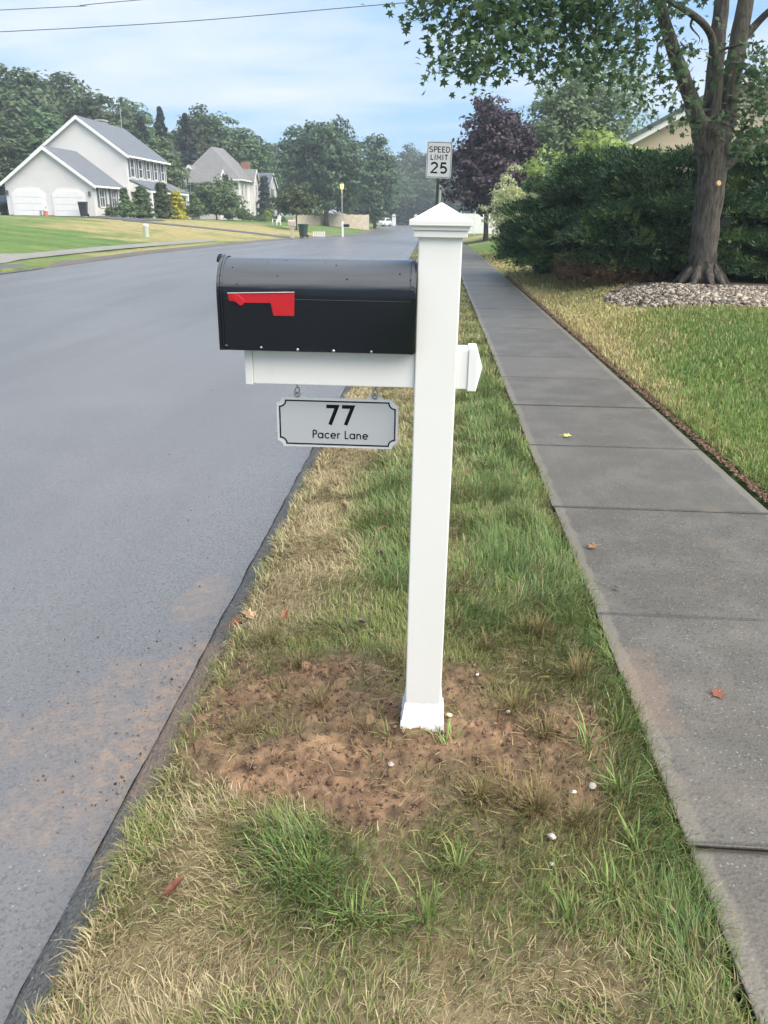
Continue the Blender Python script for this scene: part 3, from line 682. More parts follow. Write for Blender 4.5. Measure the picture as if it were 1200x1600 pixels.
# leaf-litter strip along the right edge of the sidewalk, crumbs on the soil, stone chips under the tree
def shards(n, x, y, z, size, cols, flat=.5):
    T = rng.normal(size=(n, 3)); T[:, 2] *= flat; T /= np.linalg.norm(T, axis=1, keepdims=True)
    Q = np.cross(T, rng.normal(size=(n, 3))); Q /= np.linalg.norm(Q, axis=1, keepdims=True); W = np.cross(T, Q)
    c = np.stack([x, y, z], -1); s1 = (size * (.5 + rng.random(n)))[:, None]; s2 = s1 * (.35 + .5 * rng.random((n, 1))); s3 = s1 * (.25 + .4 * rng.random((n, 1)))
    P = np.stack([c + T * s1, c + Q * s2, c - T * s1, c - Q * s2, c + W * s3, c - W * s3], 1)
    b = np.arange(n)[:, None] * 6
    F = [b + np.array(t) for t in ((0, 1, 4), (1, 2, 4), (2, 3, 4), (3, 0, 4), (1, 0, 5), (2, 1, 5), (3, 2, 5), (0, 3, 5))]
    return P.reshape(-1, 3), F, np.repeat(cols, 6, 0)
n = 5200; y = 2.5 + 18 * rng.random(n) ** 1.6; x = 1.80 + np.abs(rng.normal(0, .035, n)) - .03 * rng.random(n)
cc = np.array([.085, .05, .034]) + (np.array([.24, .16, .10]) - np.array([.085, .05, .034])) * rng.random((n, 1)) ** 2
P, F, C_ = shards(n, x, y, base_z(y) - .012 + .012 * rng.random(n), np.full(n, .013) * (1 + y * .03), cc, .3)
tag(link('leaf_litter', np_mesh_faces('leaf_litter', P, F, C_), M['chip']), 'brown leaf litter and soil along the sidewalk and lawn edge', 'leaf litter', kind='stuff')
n = 14000; x = rng.uniform(-.66, .60, n); y = rng.uniform(1.35, 2.5, n); s, d, g = zones(x, y); k = rng.random(n) < s; x, y = x[k], y[k]; n = len(x)
cc = np.array([.095, .058, .04]) + (np.array([.27, .18, .125]) - np.array([.12, .075, .05])) * rng.random((n, 1))
P, F, C_ = shards(n, x, y, verge_z(x, y) + .008 + .008 * rng.random(n), .0016 + .0072 * rng.random(n) ** 3, cc, .7)
tag(link('soil_crumbs', np_mesh_faces('soil_crumbs', P, F, C_), M['soil']), 'loose crumbs of brown soil round the post foot', 'soil', kind='stuff')
n = 420; x = rng.uniform(-1.25, -.66, n); y = 1.55 + .95 * rng.random(n); x = np.where(rng.random(n) < .6, -.80 + rng.normal(0, .05, n), x)
cc = np.array([.16, .10, .07]) * (.5 + rng.random((n, 1)))
zk = zroad(y) + np.interp(x - xr(y), [-.01, 0.0, .022, .06, .10], [.004, .006, .018, .046, .075])
P, F, C_ = shards(n, x, y, zk, .0016 + .004 * rng.random(n) ** 3, cc, .7)
tag(link('mud_crumbs', np_mesh_faces('mud_crumbs', P, F, C_), M['soil']), 'crumbs of dried mud scattered along the gutter', 'mud', kind='stuff')
# chip bed mound
mb = MB(); bx, by, brx, bry = 4.95, 13.0, 2.15, 2.45
def bedz(x, y):
    r = np.sqrt(((x - bx) / brx) ** 2 + ((y - by) / bry) ** 2); return height(x, y) + 0.09 * np.sqrt(np.clip(1 - r, 0, 1)) - .004
rings = [0, .2, .4, .6, .75, .88, .96, 1.0]; vs = []
for r in rings:
    for k in range(32): t = 2 * math.pi * k / 32; x, y = bx + brx * r * math.cos(t), by + bry * r * math.sin(t); vs.append((x, y, float(bedz(x, y)) + .004))
mb.add(vs, [(i * 32 + k, (i + 1) * 32 + k, (i + 1) * 32 + (k + 1) % 32, i * 32 + (k + 1) % 32) for i in range(len(rings) - 1) for k in range(32)])
tag(mb.build('tree_bed', M['joint'], smooth=True), 'low mounded bed round the foot of the tree', kind='structure')
n = 11000; r = np.sqrt(rng.random(n)) * 1.01; t = rng.uniform(0, 2 * np.pi, n); t = np.where(np.sin(t) > .5, -t, t); x = bx + brx * r * np.cos(t); y = by + bry * r * np.sin(t)
v0 = rng.random((n, 1)); cc = np.array([.06, .046, .036]) + (np.array([.50, .44, .36]) - np.array([.07, .055, .042])) * v0 ** 1.3
P, F, C_ = shards(n, x, y, bedz(x, y) + .008 + .022 * rng.random(n), .022 + .026 * rng.random(n), cc, .45)
tag(link('stone_chips', np_mesh_faces('stone_chips', P, F, C_), M['chip']), 'pale stone chips spread round the foot of the tree', 'stone chips', kind='stuff')

# ------------------------------------------------------------------ mailbox post
PX, PY = 0.0095, 1.9
post = tag(empty('mailbox_post', (PX, PY, 0)), 'white vinyl mailbox post with pyramid cap and cross arm on the verge', 'post')
sh = MB(); sh.box(PX - .0495, PX + .0495, PY - .05, PY + .05, .0, 1.328); sh.build('post_sleeve', M['vinyl'], post, bevel=.0035, seg=3)
cp = MB(); cp.frustum(PX, PY, 1.3255, .0605, 1.3405, .0605); cap_l = cp.build('cap_collar', M['vinyl'], post, bevel=.0015)
MB().frustum(PX, PY, 1.3406, .0645, 1.3495, .0655).build('cap_moulding', M['vinyl'], post, bevel=.0012)
cp = MB(); cp.frustum(PX, PY, 1.3496, .0712, 1.3625, .0712).frustum(PX, PY, 1.3626, .0705, 1.3655, .0615)
cap = cp.build('cap', M['vinyl'], post, bevel=.002)
MB().frustum(PX, PY, 1.3656, .061, 1.3995, .0012).build('pyramid', M['vinyl'], cap, bevel=.001)
ft = MB(); rings = [(.0497, .086), (.0512, .084), (.0560, .034), (.0595, .031), (.0625, .010), (.0645, -.012)]; ne = 10
for hw, z in rings:                                      # flared foot trim, slightly ragged where it meets the soil
    for sd in range(4):
        for k in range(ne):
            t = -1 + 2 * k / ne; x, y = ((t, -1), (1, t), (-t, 1), (-1, -t))[sd]
            rag = .0012 * math.sin(5 * x + 9 * y + z * 90) if z < .09 else 0
            up = (.010 if sd == 1 else 0) * (z > .03)
            ft.v.append((PX + x * (hw + rag), PY + y * (hw + rag), z + up + (.005 * math.sin(23 * x + 11 * y) if z < .02 else 0)))
m_ = 4 * ne
ft.f += [(i * m_ + k, i * m_ + (k + 1) % m_, (i + 1) * m_ + (k + 1) % m_, (i + 1) * m_ + k)[::-1] for i in range(len(rings) - 1) for k in range(m_)]
ft.build('foot_trim', M['vinyl'], post, smooth=True)
arm = MB(); arm.box(-.434, PX - .0497, 1.861, 1.939, .9805, 1.0662); arm = arm.build('cross_arm', M['vinyl'], post, bevel=.002)
MB().box(-.4535, -.4342, 1.8585, 1.9415, .978, 1.0663).build('end_cap', M['vinyl'], arm, bevel=.002)
MB().box(PX + .0497, .087, 1.861, 1.939, .9805, 1.0745).build('arm_stub', M['vinyl'], post, bevel=.002)
st = MB(); st.box(.0872, .108, 1.8565, 1.9435, .9765, 1.0785)
cyy, czz = 1.9, 1.0275
st.add([(.1081, 1.8575, .9775), (.1081, 1.9425, .9775), (.1081, 1.9425, 1.0775), (.1081, 1.8575, 1.0775), (.1235, cyy, czz)], [(0, 1, 4), (1, 2, 4), (2, 3, 4), (3, 0, 4)])
st.build('end_cap', M['vinyl'], post, bevel=.0015)

# ------------------------------------------------------------------ mailbox
box = tag(empty('mailbox', (-.274, 1.905, 1.067)), 'glossy black curbside mailbox with red flag on the white post', 'mailbox')
def mprofile(w, h, n=14, x=0.0, c=(1.905, 1.067)):
    r = w / 2; zs = h - r; P = [(x, c[0] - r, c[1]), (x, c[0] - r, c[1] + zs * .5)]
    for k in range(n + 1): a = math.pi - math.pi * k / n; P.append((x, c[0] + r * math.cos(a), c[1] + zs + r * math.sin(a)))
    P += [(x, c[0] + r, c[1] + zs * .5), (x, c[0] + r, c[1])]
    return P
W_, Hh = .160, .2065
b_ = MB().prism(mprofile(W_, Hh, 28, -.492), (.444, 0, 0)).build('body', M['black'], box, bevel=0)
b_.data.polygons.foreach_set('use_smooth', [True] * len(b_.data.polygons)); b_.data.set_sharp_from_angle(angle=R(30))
def hoop(x0, x1, grow, name, par=box, mat='black'):
    o = mprofile(W_ + 2 * grow, Hh + grow, 28, x0); i = mprofile(W_ - .004, Hh - .002, 28, x0); m = MB(); n = len(o)
    d = Vector((x1 - x0, 0, 0)); vs = [Vector(p) for p in o] + [Vector(p) + d for p in o] + [Vector(p) for p in i] + [Vector(p) + d for p in i]
    fs = []
    for k in range(n - 1): fs += [(k, k+1, n+k+1, n+k), (2*n+k, k, k+1, 2*n+k+1)[::-1], (n+k, n+k+1, 3*n+k+1, 3*n+k)]
    m.add(vs, fs); return m.build(name, M[mat], par, smooth=False)
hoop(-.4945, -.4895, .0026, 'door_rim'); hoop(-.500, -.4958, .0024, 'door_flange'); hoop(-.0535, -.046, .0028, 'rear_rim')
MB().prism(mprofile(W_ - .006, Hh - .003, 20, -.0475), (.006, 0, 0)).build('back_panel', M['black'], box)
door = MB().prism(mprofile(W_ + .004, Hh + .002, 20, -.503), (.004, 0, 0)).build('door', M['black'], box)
# pull tab curling out of the top of the door
tab = MB(); pr = [(-.499, 1.2765), (-.5035, 1.2800), (-.5085, 1.2800), (-.5125, 1.2760), (-.5150, 1.2690), (-.5160, 1.2630)]
for (x0, z0), (x1, z1) in zip(pr[:-1], pr[1:]):
    tab.add([(x0, 1.889, z0), (x0, 1.921, z0), (x1, 1.921, z1), (x1, 1.889, z1), (x0 + .0012, 1.889, z0 - .0018), (x0 + .0012, 1.921, z0 - .0018), (x1 + .0012, 1.921, z1 - .0018), (x1 + .0012, 1.889, z1 - .0018)],
            [(0, 1, 2, 3), (7, 6, 5, 4), (0, 3, 7, 4), (1, 5, 6, 2)])
tab.build('pull_tab', M['black'], door)
MB().box(-.486, -.054, 1.8245, 1.8256, 1.1835, 1.1865).build('body_crease', M['black'], box, bevel=.0004)
yf = 1.825
fl = MB(); poly = [(-.4765, yf - .004, 1.1985), (-.3205, yf - .004, 1.2035), (-.3225, yf - .004, 1.1495), (-.371, yf - .004, 1.1485), (-.3765, yf - .004, 1.1775), (-.4455, yf - .004, 1.1765), (-.474, yf - .004, 1.1805)]
fl.prism(poly, (0, .0022, 0)); flag = fl.build('flag', M['red'], box, bevel=.0007)
pv = MB(); ca = (-.4505, 1.1835)
def capsule(c0, c1, r, n=10):
    P = []; a0 = math.atan2(c1[1] - c0[1], c1[0] - c0[0])
    for k in range(n + 1): w = a0 + math.pi / 2 + math.pi * k / n; P.append((c0[0] + r * math.cos(w), c0[1] + r * math.sin(w)))
    for k in range(n + 1): w = a0 - math.pi / 2 + math.pi * k / n; P.append((c1[0] + r * math.cos(w), c1[1] + r * math.sin(w)))
    return P
pv.prism([(x, yf - .0075, z) for x, z in capsule((-.4575, 1.189), (-.4455, 1.1795), .0085)], (0, .0034, 0)).build('flag_pivot', M['red'], flag, bevel=.001)
MB().prism([(-.4765, yf - .0058, 1.1975), (-.3205, yf - .0058, 1.2025), (-.3205, yf - .0058, 1.2038), (-.4765, yf - .0058, 1.1988)], (0, .0018, 0)).build('flag_lip', M['vinyl'], flag)
for i, (x, z, rr, mt) in enumerate(((-.487, 1.0755, .0042, 'black'), (-.404, 1.0745, .003, 'chrome_dark'), (-.317, 1.0715, .0034, 'steel'), (-.232, 1.0705, .0034, 'steel'), (-.143, 1.0705, .003, 'chrome_dark'), (-.0495, 1.0725, .0032, 'steel'))):
    t = MB(); t.tube([(x, 1.8262, z), (x, 1.8238, z), (x, 1.8226, z)], [rr, rr, rr * .5], 12); t.build('rivet', M[mt], box, smooth=False)

# ------------------------------------------------------------------ hanging house-number plate
def S(s, x, z, h, fn):  pass
plate = tag(empty('number_plate', (-.231, 1.9, .94)), 'silver hanging plate reading 77 Pacer Lane under the cross arm', 'sign')
x0, x1, z0, z1, nk = -.387, -.079, .8135, .9415, .020
def notch(x0, x1, z0, z1, k, ears=()):
    P = []
    def arc(cx, cz, a0, a1):
        for i in range(7): a = R(a0 + (a1 - a0) * i / 6); P.append((cx + k * math.cos(a), cz + k * math.sin(a)))
    arc(x0, z0, 90, 0); arc(x1, z0, 180, 90); arc(x1, z1, 270, 180)
    for e in sorted(ears, reverse=True):
        for i in range(9): a = math.pi * i / 8; P.append((e + .0165 * math.cos(a) * (1.0 + .25 * (abs(math.cos(a)) > .9)), z1 + .0135 * math.sin(a)))
    arc(x0, z1, 0, -90)
    return P
EX = (-.3335, -.1385); YF = 1.8975
po = MB(); po.prism([(x, YF, z) for x, z in notch(x0, x1, z0, z1, nk * .72, EX)], (0, .003, 0)).build('plate', M['silver_edge'], plate, bevel=.0006)
PP = plate
inner = notch(x0 + .0062, x1 - .0062, z0 + .0062, z1 - .0062, nk * .8)
MB().prism([(x, YF - .0008, z) for x, z in inner], (0, .0006, 0)).build('face', M['silver'], PP)
fo, fu, fv, fn = (0, YF - .0009, 0), (1, 0, 0), (0, 0, 1), (0, -1, 0)
MB().ribbon(notch(x0 + .0082, x1 - .0082, z0 + .0082, z1 - .0082, nk * .8), .0034, fo, fu, fv, fn, .0004, True).build('border', M['ink'], PP)
def arcp(cx, cz, r, a0, a1, n=14, ry=None): return [(cx + r * math.cos(R(a0 + (a1 - a0) * i / n)), cz + (ry or r) * math.sin(R(a0 + (a1 - a0) * i / n))) for i in range(n + 1)]
GL = {'P': (.50, [[(.07, 0), (.07, .95)], [(.07, .95), (.28, .95)] + arcp(.28, .72, .23, 90, -90)[1:] + [(.07, .49)]]),
      'a': (.72, [arcp(.34, .33, .29, 0, 360, 22), [(.64, 0), (.64, .66)]]),
      'c': (.60, [arcp(.34, .33, .29, 42, 318, 18)]),
      'e': (.68, [[(.06, .33), (.63, .33)] , arcp(.34, .33, .29, 0, 318, 20)]),
      'r': (.36, [[(.07, 0), (.07, .66)], [(.07, .36)] + arcp(.29, .38, .22, 170, 75, 6)]),
      'n': (.62, [[(.07, 0), (.07, .66)], [(.07, .38)] + arcp(.29, .38, .22, 170, 0, 10) + [(.51, 0)]]),
      'L': (.46, [[(.07, .98), (.07, .045), (.44, .045)]]), ' ': (.30, []),
      'S': (.60, [arcp(.30, .735, .22, 35, 180, 10, .215) + arcp(.30, .735, .22, 180, 270, 6, .215)[1:] + arcp(.30, .28, .235, 90, -90, 12, .24)[1:] + arcp(.30, .28, .235, -90, -155, 6, .24)[1:]]),
      'E': (.52, [[(.48, .95), (.07, .95), (.07, .05), (.48, .05)], [(.07, .5), (.42, .5)]]),
      'D': (.62, [[(.07, .05), (.07, .95), (.24, .95)] + arcp(.24, .5, .30, 90, -90, 14, .45)[1:] + [(.07, .05)]]),
      'I': (.20, [[(.09, 0), (.09, 1)]]), 'M': (.72, [[(.07, 0), (.07, .95), (.35, .3), (.63, .95), (.63, 0)]]), 'T': (.54, [[(.02, .95), (.52, .95)], [(.27, .95), (.27, 0)]]),
      '2': (.62, [arcp(.31, .70, .23, 165, -20, 12, .25) + [(.09, .07), (.56, .07)]]),
      '5': (.62, [[(.52, .93), (.17, .93), (.12, .52)] + arcp(.30, .33, .24, 120, -140, 14, .27)]),
      '7': (.64, [[(.03, .93), (.55, .93), (.20, 0)]])}
def lettering(txt, cx, zb, h, wd, stroke, name, mat, par, fr, track=.10, local=False):
    wtot = sum(GL[c][0] + track for c in txt) - track; m = MB(); x = cx - wtot * wd / 2
    for ch in txt:
        w, strokes = GL[ch]
        for q, sset in enumerate(strokes): m.ribbon([(x + a * wd, zb + b * h) for a, b in sset], stroke, *fr, .0004 + .00013 * q)
        x += (w + track) * wd
    return m.build(name, mat, par, local=local)
lettering('77', -.2255, .8735, .0505, .0520, .0092, 'number', M['ink'], PP, (fo, fu, fv, fn), .12)
lettering('Pacer Lane', -.2255, .8375, .0215, .0205, .0030, 'street_name', M['ink'], PP, (fo, fu, fv, fn), .14)
for ex in EX:
    t = MB(); t.tube([(ex, 1.899, .9803), (ex, 1.899, .9640)], .0022, 8)
    ring = [(ex + .0058 * math.cos(a), 1.899 + .0045 * math.sin(a * 1) * .9, .9575 + .0072 * math.sin(a)) for a in np.linspace(math.pi / 2, math.pi * 2.45, 16)]
    t.tube(ring, .0018, 7); t.build('hook', M['steel'], PP, smooth=True)
    t = MB(); rr = [(ex + .0060 * math.cos(a), YF - .0006, .9485 + .0060 * math.sin(a)) for a in np.linspace(0, 2 * math.pi, 17)]
    t.tube(rr, .0019, 6); t.build('grommet', M['steel'], PP, smooth=True)

# ------------------------------------------------------------------ speed limit sign
spd = tag(empty('speed_limit_sign', (-0.05, 15.5, H(0, 15.5)), R(2)), 'white SPEED LIMIT 25 sign on dark steel post in the verge', 'sign'); 
pn = MB(); pn.prism(capsule and [(x, -.018, z) for x, z in (lambda w, h, r: [(sx * (w - r) + r * math.cos(R(a)), sz * (h - r) + r * math.sin(R(a))) for sx, sz, a0 in ((1, 1, 0), (-1, 1, 90), (-1, -1, 180), (1, -1, 270)) for a in (a0, a0 + 30, a0 + 60, a0 + 90)])(.229, .305, .035)], (0, .004, 0))
pn = pn.build('panel', M['sign_white'], spd, local=True); pn.location = (0, 0, 2.34)
ft = ((0, -.0185, 0), fu, fv, fn)
bd = [(sx * (.212 - .028) + .028 * math.cos(R(a)), sz * (.288 - .028) + .028 * math.sin(R(a))) for sx, sz, a0 in ((1, 1, 0), (-1, 1, 90), (-1, -1, 180), (1, -1, 270)) for a in (a0, a0 + 30, a0 + 60, a0 + 90)]
MB().ribbon(bd, .008, *ft, .001, True).build('border', M['ink'], pn, local=True)
lettering('SPEED', 0, .125, .095, .118, .0165, 'lettering', M['ink'], pn, ft, .12, True)
lettering('LIMIT', 0, .000, .088, .118, .0165, 'lettering', M['ink'], pn, ft, .14, True)
lettering('25', 0, -.225, .185, .235, .033, 'numerals', M['ink'], pn, ft, .10, True)
t = MB(); t.box(-.026, .026, -.0135, -.009, -.1, 2.6).box(-.026, -.019, -.009, .014, -.1, 2.6).box(.019, .026, -.009, .014, -.1, 2.6); t.build('post', M['green_steel'], spd, local=True)
for z in (2.12, 2.56): MB().tube([(0, -.0186, z), (0, -.022, z)], .009, 8).build('bolt', M['steel'], spd, local=True)
spd.rotation_euler = (0, R(1.2), R(2))

# ------------------------------------------------------------------ foliage builders
def rnd_dirs(n):
    d = rng.normal(size=(n, 3)); return d / np.linalg.norm(d, axis=1, keepdims=True)
def leaf_quads(C, Nn, size, aspect=.62):
    n = len(C); Nn = Nn / np.linalg.norm(Nn, axis=1, keepdims=True)
    T = np.cross(Nn, rnd_dirs(n)); T /= np.linalg.norm(T, axis=1, keepdims=True) + 1e-9; B = np.cross(Nn, T)
    s = size[:, None]; fold = Nn * s * .22
    return np.stack([C - T * s, C + B * s * aspect + fold, C + T * s, C - B * s * aspect + fold], 1).reshape(-1, 3)
def crown_mesh(name, shape, nclump, per, leaf, cr, seed, gap=.25, flat=.75, inner=.35):
    """unit crown: radius 1 in x/y, z from 0 to 1 (scaled by the object)"""
    r_ = np.random.default_rng(seed)
    d = r_.normal(size=(nclump * 3, 3)); d /= np.linalg.norm(d, axis=1, keepdims=True)
    lump = 0.80 + .28 * np.sin(d[:, 0] * 5 + seed) * np.sin(d[:, 1] * 4.3 + seed * 2) + .16 * r_.normal(size=len(d))
    rad = np.clip(lump, .5, 1.12) * np.where(r_.random(len(d)) < inner, r_.uniform(.35, .8, len(d)), 1.0)
    c = d * rad[:, None]
    if shape == 'round': c = np.stack([c[:, 0], c[:, 1], .5 + .47 * c[:, 2]], 1)
    elif shape == 'dome': c = np.stack([c[:, 0], c[:, 1], .12 + .8 * np.abs(c[:, 2]) - .10 * (d[:, 2] < -.5)], 1)
    elif shape == 'egg': z = .5 + .48 * c[:, 2]; k = 1.12 - .55 * z; c = np.stack([c[:, 0] * k, c[:, 1] * k, z], 1)
    elif shape in ('cone', 'spire'):
        z = r_.random(len(d)) ** (1.0 if shape == 'cone' else 1.25) * .99; a = r_.uniform(0, 2 * np.pi, len(d)); k = (1 - z) ** (.85 if shape == 'cone' else .55) * (.72 + .28 * np.sin(z * 38 + a)) * r_.uniform(.75, 1.05, len(d))
        c = np.stack([np.cos(a) * k, np.sin(a) * k, z], 1)
    keep = r_.random(len(c)) > gap; c = c[keep][:nclump]; m = len(c)
    cs = cr * r_.uniform(.65, 1.25, m)
    if shape == 'cone': cs = cs * (.30 + .85 * (1 - c[:, 2]))
    dd = r_.normal(size=(m * per, 3)); dd /= np.linalg.norm(dd, axis=1, keepdims=True); dd[:, 2] = np.where(dd[:, 2] < -.35, -dd[:, 2], dd[:, 2])
    cc = np.repeat(c, per, 0); off = dd * (np.repeat(cs, per) * r_.uniform(.5, 1.05, m * per))[:, None]; off[:, 2] *= flat
    P = (cc, off)
    out = cc - np.array([0, 0, .45]); nn = dd * .9 + out * .5 + r_.normal(size=(m * per, 3)) * .55 + np.array([0, 0, .35])
    s = leaf * r_.uniform(.55, 1.3, m * per)
    return P, nn, s
def crown_obj_mesh(name, shape, nclump, per, leaf, cr, seed, sx, sz, **k):
    """leaf sizes are real: points are scaled first, then leaves are put on"""
    P, nn, s = crown_mesh(name, shape, nclump, per, leaf, cr, seed, **k)
    P = P[0] * np.array([sx, sx, sz]) + P[1]; return np_mesh(name, leaf_quads(P, nn, s), 4)
def limb_set(mb, base_r, h, nl, spread, seed, z0=.25, top=.85):
    r_ = random.Random(seed)
    pts = [(0, 0, -.3), (0, 0, .05 * h), (r_.uniform(-.02, .02) * h, r_.uniform(-.02, .02) * h, .4 * h), (0, 0, top * h)]
    mb.tube(pts, [base_r * 1.4, base_r, base_r * .7, base_r * .15], 8, wob=.06)
    for k in range(nl):
        a = 2 * math.pi * k / nl + r_.uniform(-.4, .4); z = h * (z0 + (top - z0) * .7 * k / nl); e = spread * r_.uniform(.55, .85)
        mb.tube([(0, 0, z), (math.cos(a) * e * .45, math.sin(a) * e * .45, z + h * .09), (math.cos(a) * e, math.sin(a) * e, z + h * .24)], [base_r * .42, base_r * .28, base_r * .08], 5)
CROWNS = {}
def variant(key, shape, h, w, z0, nclump, per, leaf, cr, seed, tr, **k):
    """crown + trunk meshes for a tree h tall and w wide whose crown starts at z0"""
    me = crown_obj_mesh('crown', shape, nclump, per, leaf, cr, seed, w / 2, h - z0, **k)
    me.transform(Matrix.Translation((0, 0, z0)))
    mb = MB(); limb_set(mb, tr, h, 7, w / 2, seed, max(.12, z0 / h), .88)
    t = bpy.data.meshes.new('trunk'); t.from_pydata(mb.v, [], mb.f); t.polygons.foreach_set('use_smooth', [True] * len(t.polygons)); t.update()
    CROWNS[key] = (me, t, h, w)
def put_tree(key, name, x, y, h, w, lm, label, cat='tree', group=None, bk='bark_dark', z=None, rz=None, lean=0.0):
    me, t, h0, w0 = CROWNS[key]
    r = tag(empty(name, (x, y, H(x, y) if z is None else z), random.uniform(0, 6.28) if rz is None else rz), label, cat, group)
    s = (w / w0, w / w0, h / h0); r.rotation_euler.x = lean
    for nm, msh, mt in (('crown', me, lm), ('trunk', t, bk)):
        o = bpy.data.objects.new(nm, msh); col.objects.link(o); o.parent = r; o.scale = s
        if not msh.materials: msh.materials.append(None)
        o.material_slots[0].link = 'OBJECT'; o.material_slots[0].material = M[mt]
    return r
variant('woodA', 'round', 18, 10, 1.0, 520, 34, .33, 1.55, 11, .25, gap=.1)
variant('woodB', 'egg', 18, 10, 0.8, 520, 34, .33, 1.5, 12, .25, gap=.1)
variant('woodC', 'round', 18, 10, 1.0, 480, 34, .33, 1.4, 13, .25, gap=.15)
variant('conifer', 'cone', 14, 5.6, .5, 620, 26, .22, .48, 14, .16, gap=.05, flat=.5)
variant('maple', 'round', 13, 10, 1.3, 560, 34, .25, 1.2, 15, .32, gap=.05, inner=.2)
variant('pear', 'egg', 13, 7, .9, 460, 34, .25, 1.0, 16, .22, gap=.05)
variant('purple', 'egg', 8, 6, 1.2, 480, 36, .13, .62, 17, .16, gap=.12)
variant('airy', 'round', 12, 7.5, 1.8, 600, 34, .14, .68, 18, .14, gap=.2, flat=1.1)
variant('small', 'dome', 4.2, 4.6, .9, 190, 30, .13, .52, 19, .08, gap=.2)
variant('ball', 'dome', 1.5, 2.0, .05, 110, 34, .075, .27, 20, .04, gap=.05)
variant('mound', 'dome', 4.2, 5.6, .1, 260, 34, .15, .60, 21, .08, gap=.08)
variant('coneshrub', 'spire', 2.4, 1.7, .05, 200, 26, .08, .24, 22, .04, gap=.05)
variant('column', 'spire', 5.0, 1.5, .1, 260, 26, .12, .30, 23, .06, gap=.05)
variant('willow', 'round', 2.7, 2.2, .25, 170, 30, .05, .22, 24, .03, gap=.3)
variant('limeA', 'round', 3.4, 4.0, .5, 240, 34, .085, .36, 25, .06, gap=.15)

# woods behind the houses on the left
WK = ['woodA', 'woodB', 'woodC', 'conifer']
WN = ['tall broadleaf', 'tall oval-crowned', 'loose-crowned', 'dark pointed conifer']
WOODS = [(-60.5, 105, 18.6, 10.5, 0), (-59.9, 112, 19.2, 9.5, 1), (-53.8, 108, 18.0, 8.6, 2), (-54.4, 118, 18.7, 9, 0), (-51.5, 118, 17.4, 9.5, 1), (-45.2, 113, 15.8, 8.6, 2), (-43.6, 118, 15.0, 8.4, 0), (-38.2, 108, 12.7, 5.0, 3), (-37.0, 112, 14.3, 4.8, 3), (-34.9, 116, 14.0, 5.2, 3), (-35.7, 125, 14.8, 8.4, 1), (-33.1, 126, 14.7, 8.2, 2), (-30.7, 128, 12.9, 8, 0), (-29.3, 134, 11.2, 6.5, 1), (-51.2, 95, 11.0, 8.6, 0), (-46.4, 98, 11.5, 8.6, 1), (-41, 104, 11.4, 7.5, 2)]
WL = ['leftmost tall tree, cut by the picture edge, above the garage', 'second tallest tree in the wood behind the white garage', 'loose-crowned tree rising left of the white house gable', 'tall tree filling the wood behind the white gable apex', 'oval-crowned tree behind the ridge of the white house', 'loose-crowned tree above the white house chimney', 'broadleaf tree right of the chimney in the wood', 'dark pointed conifer left of three behind the white house eave', 'tallest middle one of the three dark pointed conifers', 'dark pointed conifer right of the three, nearest the grey house', 'oval-crowned tree straight behind the grey hip roof', 'loose-crowned tree behind the top of the grey hip roof', 'round tree behind the right slope of the grey hip roof', 'smaller tree at the right end of the wood by the chimney', 'low dark tree at the left edge beside the garage', 'dark tree close behind the white garage roof', 'low tree between the white gable and the conifers']
for (x, y, zt, w, k), lb in zip(WOODS, WL):
    w *= 1.25
    put_tree(WK[k], ['broadleaf_tree', 'broadleaf_tree', 'broadleaf_tree', 'conifer_tree'][k], x, y, zt - H(x, y), w, 'lf_conifer' if k == 3 else 'lf_wood', lb, 'tree', 'trees in the wood behind the left houses')
put_tree('pear', 'broadleaf_tree', -31.0, 93, 8.0, 5.4, 'lf_pale', 'lighter green tree between the white house and the grey house', 'tree')
put_tree('woodC', 'broadleaf_tree', -34.5, 172, 14.2, 10, 'lf_pale', 'pale hazy tree beyond the third house gable', 'tree', 'pale trees beyond the houses')
put_tree('woodA', 'broadleaf_tree', -30.9, 178, 15.0, 9, 'lf_pale', 'pale hazy tree touching the left of the big dark maple', 'tree', 'pale trees beyond the houses')
put_tree('maple', 'maple_tree', -15.5, 115, 12.9, 11.0, 'lf_dense', 'big round dark green maple in front of the board fence', 'tree', z=.05, rz=.4)
put_tree('pear', 'pear_tree', -10.4, 138, 13.4, 8.0, 'lf_dense', 'pointed green tree right of the big round maple', 'tree')
FAR = [(-13.5, 230, 16.0, 10.5, 0, 'far tree just right of the pointed green tree'), (-8.7, 250, 19.3, 13.5, 1, 'tallest far tree at the end of the street'), (-2.8, 240, 17.8, 12, 2, 'far loose tree behind the speed limit sign'), (3.6, 246, 18.2, 13, 0, 'far tree behind the left side of the purple trees'), (9.6, 240, 17.5, 13, 1, 'far tree hidden behind the purple trees'), (-14.6, 205, 12.4, 8.5, 2, 'lower far tree above the parked white car'), (-4.9, 222, 12.6, 10, 0, 'lower far tree left of the speed limit sign'), (-18.5, 190, 12.6, 9, 1, 'far tree behind the pointed green tree'), (-9.5, 215, 10.5, 9, 1, 'low round far tree over the street end')]
for x, y, zt, w, k, lb in FAR: put_tree(WK[k], 'broadleaf_tree', x, y, zt - H(x, y), w, 'lf_wood', lb, 'tree', 'trees at the end of the street')
for i in range(9):
    x = -12.6 + i * 2.0; put_tree('column', 'arborvitae', x, 206 + .8 * (i % 2), 6.0 + .6 * math.sin(i * 2), 2.5, 'lf_conifer', 'columnar evergreen in the hedge across the street end', 'evergreen', 'hedge evergreens across the street end')
put_tree('small', 'ornamental_tree', -13.7, 80, 4.1, 4.6, 'lf_shrub', 'small spreading ornamental tree on lawn beside the tan mailbox', 'tree', z=.1)
